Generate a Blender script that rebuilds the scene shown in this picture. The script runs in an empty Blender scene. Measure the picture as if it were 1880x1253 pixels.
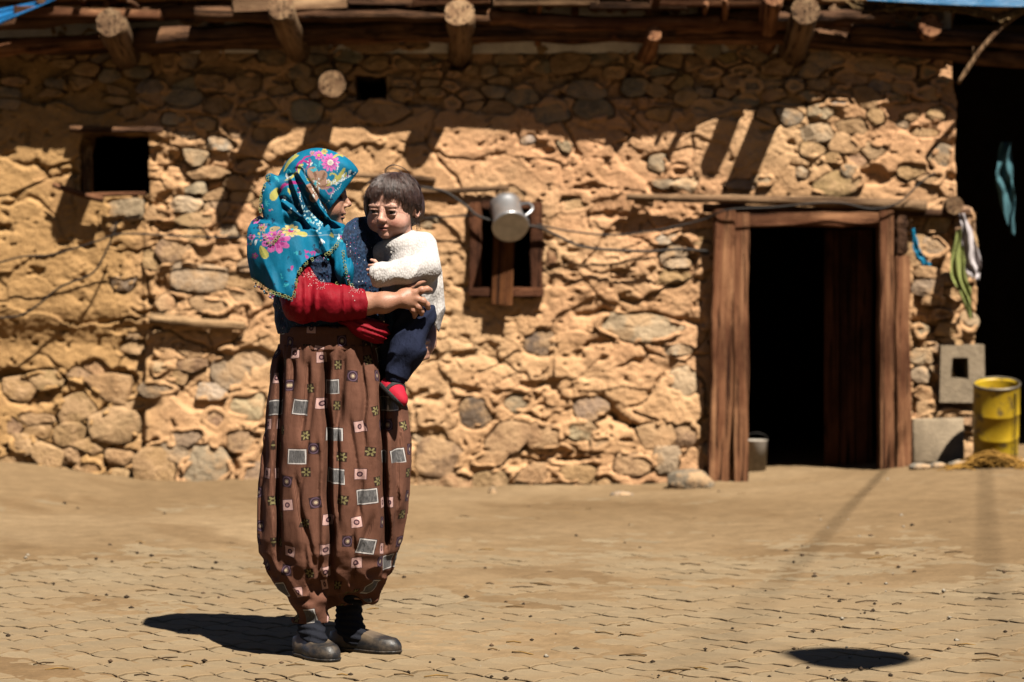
import bpy, math, random
import numpy as np
from mathutils import Vector, Matrix
random.seed(7)
RNG = np.random.default_rng(11)
SC = bpy.context.scene
COL = SC.collection

# ---------------------------------------------------------------- camera
CAMH, FPX, CXP, HZP = 1.152, 4439.0, 940.0, 532.0      # eye height, focal length in photo pixels, centre column, horizon row
YW, YP = 14.3, 7.6                                       # distance of the house wall, of the people
cam_d = bpy.data.cameras.new('camera')
cam = bpy.data.objects.new('camera', cam_d); COL.objects.link(cam)
cam_d.sensor_width = 36.0; cam_d.lens = 36.0 * FPX / 1880.0
cam_d.clip_start = 0.1; cam_d.clip_end = 2000
cam.location = (0, 0, CAMH)
cam.rotation_euler = (math.radians(90) - math.atan((626.5 - HZP) / FPX), 0, 0)
cam_d.dof.use_dof = True; cam_d.dof.focus_distance = YP - 0.08; cam_d.dof.aperture_fstop = 3.4
SC.camera = cam

# ---------------------------------------------------------------- sky and sun
SUN = Vector((-0.335, 0.56, -1.0)).normalized()           # direction the light travels
world = bpy.data.worlds.new('World'); SC.world = world; world.use_nodes = True
wn = world.node_tree.nodes; wl = world.node_tree.links
sky = wn.new('ShaderNodeTexSky'); sky.sky_type = 'NISHITA'; sky.sun_disc = False
sky.sun_elevation = math.asin(-SUN.z)
sky.sun_rotation = math.atan2(-SUN.x, -SUN.y)
sky.altitude = 2800; sky.air_density = 0.38; sky.dust_density = 0.05; sky.ozone_density = 0.4
wl.new(sky.outputs[0], wn['Background'].inputs[0]); wn['Background'].inputs[1].default_value = 0.05
sun_d = bpy.data.lights.new('sun', 'SUN'); sun = bpy.data.objects.new('sun', sun_d); COL.objects.link(sun)
sun_d.energy = 5.0; sun_d.angle = math.radians(0.55); sun_d.color = (1.0, 0.93, 0.82)
sun.rotation_euler = SUN.to_track_quat('-Z', 'Y').to_euler()
sun.location = (4, 2, 9)
SC.view_settings.view_transform = 'Standard'; SC.view_settings.look = 'None'
SC.view_settings.gamma = 1.0; SC.view_settings.exposure = 2.06
SC.render.engine = 'CYCLES'
SC.cycles.use_denoising = True
SC.cycles.max_bounces = 5; SC.cycles.diffuse_bounces = 1

# ---------------------------------------------------------------- helpers
def W(px, py, Y=YW):                                     # photo pixel at a known distance -> place in the yard
    return Vector(((px - CXP) / FPX * Y, Y, CAMH + (HZP - py) / FPX * Y))
def wx(px, Y=YW): return (px - CXP) / FPX * Y
def wz(py, Y=YW): return CAMH + (HZP - py) / FPX * Y
def sm(a, b, x):
    t = np.clip((x - a) / (b - a), 0, 1); return t * t * (3 - 2 * t)

WM = {}
def put(o, parent=None, mat=None):
    COL.objects.link(o)
    mat = mat or Matrix()
    if parent is not None:
        o.parent = parent; o.matrix_parent_inverse = WM[parent].inverted()
    o.matrix_basis = mat; WM[o] = mat
    return o
def tag(o, label, cat, group=None):
    o['label'] = label; o['category'] = cat
    if group: o['group'] = group
    return o
def thing(name, label, cat, loc=(0, 0, 0), group=None):
    o = bpy.data.objects.new(name, None); o.empty_display_size = 0.1
    put(o, None, Matrix.Translation(Vector(loc))); return tag(o, label, cat, group)
def mesh(name, V, F, mat, parent=None, M=None, smooth=True, cols=None, uv=None):
    me = bpy.data.meshes.new(name)
    V = np.asarray(V, np.float32)
    if isinstance(F, np.ndarray):
        k = F.shape[1]; n = len(F)
        me.vertices.add(len(V)); me.vertices.foreach_set('co', V.ravel())
        me.loops.add(n * k); me.loops.foreach_set('vertex_index', F.astype(np.int32).ravel())
        me.polygons.add(n); me.polygons.foreach_set('loop_start', np.arange(0, n * k, k, dtype=np.int32))
        me.update(calc_edges=True); me.validate()
    else:
        me.from_pydata([tuple(map(float, v)) for v in V], [], F)
    if smooth: me.polygons.foreach_set('use_smooth', np.ones(len(me.polygons), bool))
    if cols is not None:
        a = me.color_attributes.new('Col', 'FLOAT_COLOR', 'POINT')
        c = np.ones((len(V), 4), np.float32); c[:, :3] = cols; a.data.foreach_set('color', c.ravel())
    if uv is not None:
        l = me.uv_layers.new(name='UVMap'); vi = np.empty(len(me.loops), np.int32); me.loops.foreach_get('vertex_index', vi)
        l.data.foreach_set('uv', np.asarray(uv, np.float32)[vi].ravel())
    if mat: me.materials.append(mat)
    o = bpy.data.objects.new(name, me)
    return put(o, parent, M)

class MB:                                                # collects shapes that belong to ONE mesh
    def __init__(s): s.v = []; s.f = []; s.c = []
    def add(s, V, F, col=None):
        b = len(s.v); s.v += [tuple(map(float, v)) for v in V]; s.f += [tuple(int(i) + b for i in f) for f in F]
        s.c += [col or (1, 1, 1)] * len(V)
    def build(s, name, mat, parent=None, M=None, smooth=True):
        return mesh(name, s.v, s.f, mat, parent, M, smooth, cols=np.array(s.c, np.float32) if s.v else None)

def box(a, b, jit=0.0, bev=0.0):
    (x0, y0, z0), (x1, y1, z1) = a, b
    if bev <= 0:
        V = [(x, y, z) for z in (z0, z1) for y in (y0, y1) for x in (x0, x1)]
        F = [(0, 2, 3, 1), (4, 5, 7, 6), (0, 1, 5, 4), (2, 6, 7, 3), (0, 4, 6, 2), (1, 3, 7, 5)]
    else:
        V = []; F = []
        import bmesh
        bm = bmesh.new(); bmesh.ops.create_cube(bm, size=1.0)
        for v in bm.verts: v.co = Vector(((x0 + x1) / 2 + v.co.x * (x1 - x0), (y0 + y1) / 2 + v.co.y * (y1 - y0), (z0 + z1) / 2 + v.co.z * (z1 - z0)))
        bmesh.ops.bevel(bm, geom=bm.edges[:], offset=bev, segments=2, affect='EDGES', profile=0.6)
        bm.verts.index_update(); V = [tuple(v.co) for v in bm.verts]; F = [tuple(v.index for v in f.verts) for f in bm.faces]; bm.free()
    if jit: V = [(x + random.uniform(-jit, jit), y + random.uniform(-jit, jit), z + random.uniform(-jit, jit)) for x, y, z in V]
    return V, F
def tube(pts, rad, n=10, caps=True, lump=0.0, seed=0):
    rr = random.Random(seed); pts = [Vector(p) for p in pts]
    if not hasattr(rad, '__len__'): rad = [rad] * len(pts)
    V = []; F = []; up = None
    for i, p in enumerate(pts):
        t = (pts[min(i + 1, len(pts) - 1)] - pts[max(i - 1, 0)]).normalized()
        if up is None: up = Vector((0, 0, 1)) if abs(t.z) < 0.9 else Vector((1, 0, 0))
        a = t.cross(up).normalized(); b = a.cross(t); up = b
        for k in range(n):
            th = 2 * math.pi * k / n; r = rad[i] * (1 + lump * rr.uniform(-1, 1))
            V.append(p + a * math.cos(th) * r + b * math.sin(th) * r)
    for i in range(len(pts) - 1):
        for k in range(n):
            F.append((i * n + k, i * n + (k + 1) % n, (i + 1) * n + (k + 1) % n, (i + 1) * n + k))
    if caps:
        F.append(tuple(range(n - 1, -1, -1))); F.append(tuple((len(pts) - 1) * n + k for k in range(n)))
    return V, F
def lathe(prof, n=32, axis=None):
    V = []; F = []
    for r, z in prof:
        for k in range(n):
            a = 2 * math.pi * k / n; V.append((r * math.cos(a), r * math.sin(a), z))
    for i in range(len(prof) - 1):
        for k in range(n): F.append((i * n + k, i * n + (k + 1) % n, (i + 1) * n + (k + 1) % n, (i + 1) * n + k))
    return V, F
def smoothpts(pts, n=6):                                  # Catmull-Rom through the points
    P = [Vector(p) for p in pts]; P = [P[0] * 2 - P[1]] + P + [P[-1] * 2 - P[-2]]; out = []
    for i in range(1, len(P) - 2):
        for k in range(n):
            t = k / n; a, b, c, d = P[i - 1:i + 3]
            out.append(0.5 * ((2 * b) + (c - a) * t + (2 * a - 5 * b + 4 * c - d) * t * t + (3 * b - a - 3 * c + d) * t ** 3))
    return out + [P[-2]]

# lattice noise, -1..1, any shape of coordinates
_TAB = (RNG.random((64, 64, 16)) * 2 - 1).astype(np.float32); _T3 = _TAB.ravel(); _T2 = [np.ascontiguousarray(_TAB[:, :, k]).ravel() for k in range(16)]
def _fr(v):
    i = np.floor(v); f = v - i; return i.astype(np.int32), f * f * (3 - 2 * f)
def n3(x, y, z=0.0, s=0):
    x, y, z = np.broadcast_arrays(np.asarray(x, np.float32) + np.float32(s * 7.31), np.asarray(y, np.float32) + np.float32(s * 3.77), np.asarray(z, np.float32) + np.float32(s * 5.13))
    xi, fx = _fr(x); yi, fy = _fr(y); zi, fz = _fr(z)
    xa = (xi & 63) << 10; xb = ((xi + 1) & 63) << 10; ya = (yi & 63) << 4; yb = ((yi + 1) & 63) << 4
    def plane(zc):
        a = _T3.take(xa | ya | zc); b = _T3.take(xb | ya | zc); c = _T3.take(xa | yb | zc); d = _T3.take(xb | yb | zc)
        a = a + (b - a) * fx; c = c + (d - c) * fx; return a + (c - a) * fy
    lo = plane(zi & 15); hi = plane((zi + 1) & 15)
    return lo + (hi - lo) * fz
def n2(x, y, s=0):
    x, y = np.broadcast_arrays(np.asarray(x, np.float32) + np.float32(s * 7.31), np.asarray(y, np.float32) + np.float32(s * 3.77)); t = _T2[s % 16]
    xi, fx = _fr(x); yi, fy = _fr(y); xa = (xi & 63) << 6; xb = ((xi + 1) & 63) << 6; ya = yi & 63; yb = (yi + 1) & 63
    a = t.take(xa | ya); b = t.take(xb | ya); c = t.take(xa | yb); d = t.take(xb | yb)
    a = a + (b - a) * fx; c = c + (d - c) * fx; return a + (c - a) * fy
def fbm(x, y, s=0, o=4, g=0.5):
    t = 0; a = 1; q = 0
    for i in range(o): t = t + a * n2(x * 2 ** i, y * 2 ** i, s + i); q += a; a *= g
    return t / q

# ---------------------------------------------------------------- materials
ALB = 0.30
class Mat:
    def __init__(s, name, rough=0.9, spec=0.25, **kw):
        s.m = bpy.data.materials.new(name); s.m.use_nodes = True; s.t = s.m.node_tree; s.b = s.t.nodes['Principled BSDF']
        s.b.inputs['Roughness'].default_value = rough; s.b.inputs['Specular IOR Level'].default_value = spec * 0.45
        for k, v in kw.items(): s.b.inputs[k].default_value = v
        s.tc = s.t.nodes.new('ShaderNodeTexCoord')
    def n(s, typ, ins=None, **props):
        n = s.t.nodes.new(typ)
        for k, v in props.items(): setattr(n, k, v)
        for k, v in (ins or {}).items(): s.set(n.inputs[k], v)
        return n
    def set(s, sock, v):
        if isinstance(v, bpy.types.NodeSocket): s.t.links.new(v, sock)
        elif v is not None: sock.default_value = v
    def co(s, scale=(1, 1, 1), kind='Object'):
        return s.n('ShaderNodeMapping', {'Vector': s.tc.outputs[kind], 'Scale': scale}).outputs[0]
    def noise(s, scale, detail=4, rough=0.55, vec=None, dist=0.0):
        return s.n('ShaderNodeTexNoise', {'Vector': vec or s.tc.outputs['Object'], 'Scale': scale, 'Detail': detail, 'Roughness': rough, 'Distortion': dist}).outputs[0]
    def ramp(s, fac, stops):
        n = s.n('ShaderNodeValToRGB', {'Fac': fac}); e = n.color_ramp.elements
        while len(e) < len(stops): e.new(0.5)
        for q, (p, c) in zip(e, stops):
            q.position = p; q.color = (c, c, c, 1) if not hasattr(c, '__len__') else (*c, 1)
        return n.outputs[0]
    def mix(s, fac, a, b, mode='MIX'):
        n = s.n('ShaderNodeMix', data_type='RGBA', blend_type=mode)
        c = lambda v: (*v, 1) if isinstance(v, tuple) and len(v) == 3 else v
        s.set(n.inputs[0], fac); s.set(n.inputs[6], c(a)); s.set(n.inputs[7], c(b)); return n.outputs[2]
    def math(s, op, a, b=None, c=None):
        n = s.n('ShaderNodeMath', operation=op); s.set(n.inputs[0], a)
        if b is not None: s.set(n.inputs[1], b)
        if c is not None: s.set(n.inputs[2], c)
        return n.outputs[0]
    def attr(s, name='Col'): return s.n('ShaderNodeAttribute', attribute_name=name).outputs['Color']
    def col(s, v):                                        # ALB: base colours are written for a brighter exposure
        s.set(s.b.inputs['Base Color'], s.mix(1.0, v, (ALB, ALB, ALB), 'MULTIPLY')); return s
    def bump(s, h, dist=0.01, strength=1.0, prev=None):
        n = s.n('ShaderNodeBump', {'Height': h, 'Distance': dist, 'Strength': strength})
        if prev is not None: s.set(n.inputs['Normal'], prev)
        s.set(s.b.inputs['Normal'], n.outputs[0]); return n.outputs[0]
    def objrand(s): return s.n('ShaderNodeObjectInfo').outputs['Random']

def m_earth(name, tintlo, tinthi, bump=0.006, use_attr=True):
    m = Mat(name, 0.95, 0.12)
    a = m.noise(9, 6, 0.62); b = m.noise(70, 4, 0.6)
    c = m.ramp(a, [(0.3, tintlo), (0.7, tinthi)])
    c = m.mix(0.35, c, m.ramp(b, [(0.25, (0.55, 0.52, 0.5)), (0.75, (1.3, 1.25, 1.2))]), 'MULTIPLY')
    if use_attr: c = m.mix(1.0, m.attr(), c, 'MULTIPLY')
    m.col(c)
    p = m.bump(m.noise(45, 6, 0.65), bump); m.bump(m.noise(260, 3, 0.6), bump * 0.25, prev=p)
    return m.m
def m_wood(name, dark, light, rough=0.85, scale=1.0, bump=0.012):
    m = Mat(name, rough, 0.15)
    v = m.co((22 * scale, 22 * scale, 1.1 * scale)); g = m.noise(1.0, 7, 0.68, v, 0.8)
    cr = m.ramp(m.noise(1.0, 3, 0.5, m.co((55 * scale, 55 * scale, 1.6 * scale)), 0.5), [(0.36, 0.0), (0.43, 1.0)])   # drying cracks
    big = m.noise(3.0, 5, 0.65, m.co((1.6, 1.6, 0.9)))
    c = m.ramp(g, [(0.32, dark), (0.5, tuple(0.6 * a + 0.4 * b for a, b in zip(dark, light))), (0.70, light)])
    c = m.mix(m.ramp(big, [(0.42, 0.0), (0.62, 0.8)]), c, tuple(x * 0.5 for x in dark))
    c = m.mix(cr, tuple(x * 0.25 for x in dark), c)
    rnd = m.objrand(); c = m.mix(1.0, c, m.ramp(rnd, [(0, (0.75, 0.72, 0.7)), (1, (1.2, 1.15, 1.1))]), 'MULTIPLY')
    m.col(c); p = m.bump(g, bump); p = m.bump(cr, 0.008, prev=p); m.bump(m.noise(60, 4, 0.6), bump * 0.4, prev=p)
    return m.m
def m_plain(name, c, rough=0.8, spec=0.25, var=0.25, scale=30, bump=0.0, metal=0.0, **kw):
    m = Mat(name, rough, spec, **kw); m.b.inputs['Metallic'].default_value = metal
    q = m.ramp(m.noise(scale, 5, 0.6), [(0.3, tuple(x * (1 - var) for x in c)), (0.7, tuple(min(1, x * (1 + var)) for x in c))])
    m.col(q)
    if bump: m.bump(m.noise(scale * 3, 4, 0.6), bump)
    return m.m
# ---------------------------------------------------------------- the house: wall relief and its stones
def ground_z(x, y):
    x = np.asarray(x, float); y = np.asarray(y, float)
    back = sm(10.5, 14.3, y)
    z = back * (0.135 * sm(0.9, 3.0, x) + 0.10 * sm(-2.0, -3.1, x) - 0.035 * np.exp(-((x + 0.1) / 0.9) ** 2))
    z = z + 0.05 * sm(0.6, 3.5, x) * (1 - back)
    z = z - 0.02 * np.exp(-(((x - 0.4) / 1.2) ** 2 + ((y - 10.5) / 1.3) ** 2))
    z = z + 0.012 * fbm(x * 0.9, y * 0.9, 3, 3)
    return z
MUD = m_earth('mud_plaster', (1.17, 1.06, 0.97), (1.70, 1.56, 1.44), 0.009)
def m_stone():
    m = Mat('field_stone', 0.9, 0.2)
    a = m.noise(14, 6, 0.65); b = m.noise(55, 5, 0.6)
    c = m.mix(1.0, m.attr(), m.ramp(a, [(0.28, (0.72, 0.68, 0.64)), (0.5, (1.2, 1.14, 1.08)), (0.75, (1.5, 1.42, 1.34))]), 'MULTIPLY')
    c = m.mix(m.ramp(m.noise(7, 5, 0.7), [(0.47, 0.0), (0.58, 0.8)]), c, (0.68, 0.43, 0.23))     # mud smears
    m.col(c); p = m.bump(a, 0.018); m.bump(b, 0.005, prev=p)
    return m.m
STONE = m_stone()
W_OLD = m_wood('weathered_wood', (0.19, 0.068, 0.032), (0.66, 0.35, 0.18), bump=0.007)
W_GREY = m_wood('sun_bleached_wood', (0.24, 0.13, 0.07), (0.62, 0.42, 0.24))
W_DARK = m_wood('dark_roof_wood', (0.10, 0.05, 0.03), (0.34, 0.18, 0.09))

house = thing('stone_house', 'low rubble stone and mud house with timber doorway and log eaves', 'house', (0, YW, 0))
X0, X1, Z0, Z1 = -4.2, wx(1800), -0.25, 2.95
HX = 0.0075
gx = np.arange(X0, X1, HX); gz = np.arange(Z0, Z1, HX)
GX, GZ = np.meshgrid(gx, gz, indexing='ij')
PX = CXP + GX * FPX / YW; PY = HZP - (GZ - CAMH) * FPX / YW       # photo row/column on the wall plane

# explicit stones: px, py, half width, half height, tone, tilt, proud
T = {'tan': (0.50, 0.32, 0.175), 'pale': (0.60, 0.48, 0.33), 'grey': (0.33, 0.29, 0.24), 'dark': (0.17, 0.14, 0.12),
     'pink': (0.44, 0.29, 0.20), 'red': (0.30, 0.14, 0.07), 'ochre': (0.53, 0.345, 0.17), 'white': (0.62, 0.55, 0.45)}
BIG = [(358,510,66,25,'pale',5,.05),(378,720,54,14,'white',0,.03),(1170,602,106,24,'pale',5,.04),(420,686,34,30,'grey',20,.02),(992,630,28,23,'dark',8,.04),
 (875,758,30,28,'dark',-15,.035),(955,742,30,17,'grey',10,.03),(1085,752,38,20,'grey',0,.03),(808,842,44,34,'pink',10,.05),(935,806,52,28,'tan',-4,.05),
 (902,842,52,13,'ochre',0,.06),(1160,852,48,19,'tan',5,.07),(1240,642,48,10,'white',3,.04),(1256,700,27,27,'pale',0,.03),(1228,436,54,12,'white',-12,.05),
 (1240,462,52,10,'grey',-8,.04),(1236,480,44,12,'pale',4,.05),(1012,470,17,20,'red',0,.05),(282,862,38,38,'tan',0,.07),(375,862,48,44,'grey',-8,.08),
 (335,803,66,16,'grey',8,.05),(445,812,40,18,'pink',2,.04),(452,745,40,24,'pale',8,.04),(395,770,24,20,'pink',20,.04),(200,715,56,25,'ochre',8,.08),
 (205,782,46,34,'tan',-15,.09),(130,756,42,26,'ochre',-25,.07),(80,842,28,27,'ochre',10,.08),(36,818,26,20,'tan',0,.07),(120,800,30,20,'ochre',-10,.07),
 (215,842,46,13,'tan',6,.09),(160,862,34,16,'ochre',12,.07),(218,880,28,17,'tan',10,.08),(230,386,46,20,'grey',-8,.05),(215,408,56,13,'dark',-10,.05),
 (318,458,34,22,'pink',0,.05),(275,485,13,26,'tan',0,.04),(228,520,46,13,'grey',-6,.05),(300,555,18,18,'tan',0,.04),(385,562,52,16,'tan',6,.05),
 (238,615,32,10,'dark',0,.04),(240,640,26,12,'tan',0,.05),(75,700,44,18,'ochre',0,.05),(25,715,30,22,'ochre',10,.05),(340,375,44,14,'pale',0,.05),
 (365,345,46,10,'pale',4,.05),(380,318,48,12,'tan',-3,.05),(360,290,48,14,'pale',6,.05),(400,262,44,13,'white',0,.05),(320,218,36,11,'white',0,.05),
 (378,228,30,12,'pale',0,.05),(430,240,20,12,'pink',15,.05),(345,245,30,9,'grey',0,.04),(360,405,52,13,'tan',2,.05),(420,425,40,12,'grey',0,.04),
 (1728,292,26,25,'grey',10,.05),(1545,262,42,18,'tan',8,.05),(1500,245,34,16,'pale',-5,.05),(1510,205,30,14,'pale',0,.05),(1700,170,32,14,'ochre',2,.06),
 (1718,210,22,12,'ochre',0,.05),(1660,160,24,14,'tan',0,.05),(1590,180,34,20,'tan',15,.05),(1540,338,62,22,'tan',-10,.07),(1560,320,18,16,'grey',0,.08),
 (1470,318,13,10,'grey',20,.06),(1360,340,46,9,'grey',4,.06),(1260,340,34,14,'pale',0,.05),(1400,332,24,11,'pale',0,.05),(1210,300,20,17,'grey',0,.04),
 (1220,338,30,8,'grey',0,.05),(1040,270,26,9,'pale',20,.05),(968,258,14,7,'white',-15,.05),(700,205,58,22,'tan',3,.06),(1000,800,36,22,'tan',0,.05),
 (1065,790,30,18,'pale',5,.05),(1210,800,42,24,'tan',-6,.05),(1100,815,44,14,'tan',0,.05),(985,870,46,18,'tan',-5,.06),(1060,872,40,16,'ochre',4,.06),
 (900,885,34,20,'tan',0,.05),(840,890,34,18,'tan',6,.05),(1225,842,24,30,'grey',12,.08),(1262,800,26,22,'pink',0,.05),(470,875,34,26,'grey',-8,.05),
 (310,110,18,24,'tan',8,.05),(345,105,17,20,'grey',0,.05),(385,95,20,20,'tan',-6,.05),(390,153,38,15,'tan',8,.06),(470,60,24,18,'grey',0,.05),
 (505,105,30,22,'grey',10,.05),(330,180,40,16,'grey',0,.05),(400,195,32,14,'tan',0,.05),(455,150,24,18,'tan',10,.05),(280,160,34,14,'grey',4,.05),
 (690,85,62,15,'tan',0,.06),(1045,115,44,18,'tan',-8,.06),(995,90,26,9,'tan',5,.05),(1130,133,26,11,'tan',0,.06),(1075,165,50,16,'grey',8,.05),
 (960,175,36,20,'grey',0,.05),(1010,205,44,20,'grey',-6,.05),(1090,200,40,20,'grey',10,.05),(1165,160,26,16,'grey',0,.05),(1205,165,22,14,'tan',12,.05),
 (1300,90,36,18,'grey',0,.05),(1305,135,26,11,'tan',3,.06),(1345,150,20,14,'tan',-4,.05),(1380,160,22,16,'grey',0,.05),(1260,180,22,18,'tan',10,.05),
 (1520,110,44,16,'grey',-6,.05),(1490,130,40,14,'grey',4,.05),(1600,120,50,16,'tan',3,.05),(545,128,26,18,'grey',0,.05),(560,205,34,20,'grey',5,.05),
 (1690,470,24,20,'tan',0,.04),(1700,500,28,10,'tan',6,.05),(1705,525,32,18,'grey',0,.05),(1715,552,34,9,'tan',0,.05),(1720,577,40,11,'red',-2,.05),
 (1690,610,20,14,'pale',0,.05),(1740,605,36,13,'tan',8,.05),(1695,655,22,15,'pale',5,.05),(1690,690,18,16,'grey',0,.05),(1700,725,26,14,'red',10,.04),
 (1700,748,26,11,'tan',0,.05),(1740,760,28,12,'tan',-6,.05),(1690,768,24,10,'red',0,.05),(1775,768,22,14,'pink',10,.05),(1772,412,18,34,'pink',0,.05),
 (1780,450,15,22,'tan',0,.05),(1775,500,17,24,'grey',0,.05),(1715,455,30,20,'grey',0,.05),(1780,590,18,20,'pale',0,.04)]
BIG = [b for b in BIG]
# openings in photo rows/columns: left, right, top, bottom
OPEN = {'door': (1352, 1640, 388, 930), 'winl': (146, 273, 244, 356), 'winm': (868, 996, 378, 545), 'hole': (652, 712, 140, 183)}
LOGGAP = [(272, 448, 578, 604), (1160, 1800, 350, 388)]
def in_open(px, py, m=0):
    r = np.zeros(np.shape(px), bool)
    for a, b, c, d in OPEN.values(): r |= (px > a - m) & (px < b + m) & (py > c - m) & (py < d + m)
    return r
# how bare the stones are (0 = all mud, 1 = dry stone), by zone of the wall
def bare(px, py):
    up = sm(225, 170, py) * 0.70
    low = sm(740, 840, py) * 0.34
    mid = sm(255, 290, px) * sm(500, 440, px) * sm(800, 600, -px * 0 + py) * 0.40
    mid = np.maximum(mid, sm(255, 290, px) * sm(520, 440, px) * 0.35)
    right = sm(1660, 1690, px) * sm(380, 400, py)
    ur = sm(1420, 1520, px) * sm(360, 330, py) * 0.45
    nearwin = np.exp(-(((px - 930) / 130) ** 2 + ((py - 360) / 40) ** 2)) * 0.3
    door = np.exp(-(((px - 1245) / 55) ** 2 + ((py - 470) / 60) ** 2)) * 0.8
    left = sm(270, 230, px) * (sm(640, 700, py) * 0.7 - 0.2)
    return np.clip(np.maximum.reduce([up, low, mid, right, ur, nearwin, door, left]), 0, 1)

AN = 2.1                                                 # stones lie flat: rows closer than columns
seeds = []; meta = []
for b in BIG: seeds.append((wx(b[0]), wz(b[1]))); meta.append(b)
tries = 0; pool = []
bigs = [(wx(b[0]), wz(b[1]), b[2] / 310.4, b[3] / 310.4) for b in BIG]
rs = random.Random(5)
while tries < 9000:
    tries += 1
    x = rs.uniform(X0, X1); z = rs.uniform(Z0 + 0.1, Z1)
    px = CXP + x * FPX / YW; py = HZP - (z - CAMH) * FPX / YW
    r = rs.choice((0.075, 0.10, 0.13, 0.15)) * (0.85 if py < 230 else 1.0)
    if any(((x - a) / (w + r * 0.5)) ** 2 + ((z - c) / (h + r * 0.30)) ** 2 < 1 for a, c, w, h in bigs): continue
    if any((x - a) ** 2 + ((z - c) * AN) ** 2 < (0.5 * (r + q)) ** 2 * 1.3 for a, c, q in pool): continue
    pool.append((x, z, r))
for x, z, r in pool: seeds.append((x, z)); meta.append(None)
S = np.array(seeds); S2 = S * np.array([1, AN])

def clip_poly(poly, nx, ny, c):                            # keep nx*x+ny*y<=c
    out = []
    for i in range(len(poly)):
        a = poly[i]; b = poly[(i + 1) % len(poly)]
        da = nx * a[0] + ny * a[1] - c; db = nx * b[0] + ny * b[1] - c
        if da <= 0: out.append(a)
        if (da < 0) != (db < 0):
            t = da / (da - db); out.append((a[0] + t * (b[0] - a[0]), a[1] + t * (b[1] - a[1])))
    return out
def cell(i):
    p = S2[i]; d = ((S2 - p) ** 2).sum(1); o = np.argsort(d)[1:22]
    poly = [(p[0] - .3, p[1] - .3), (p[0] + .3, p[1] - .3), (p[0] + .3, p[1] + .3), (p[0] - .3, p[1] + .3)]
    for j in o:
        q = S2[j]; n = q - p; L = math.hypot(*n); n = n / L
        poly = clip_poly(poly, n[0], n[1], n @ ((p + q) / 2) - 0.010)
        if len(poly) < 3: return None
    return [(a - p[0], (b - p[1]) / AN) for a, b in poly]
def radial(poly, th):                                     # distance to the outline along each angle
    out = []
    for t in th:
        dx, dy = math.cos(t), math.sin(t); best = 1e9
        for i in range(len(poly)):
            (ax, ay), (bx, by) = poly[i], poly[(i + 1) % len(poly)]
            ex, ey = bx - ax, by - ay; den = dx * ey - dy * ex
            if abs(den) < 1e-9: continue
            s = (ax * ey - ay * ex) / den; u = (ax * dy - ay * dx) / den
            if s > 0 and -1e-6 <= u <= 1 + 1e-6: best = min(best, s)
        out.append(best if best < 1e8 else 0.02)
    return np.array(out)

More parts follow.
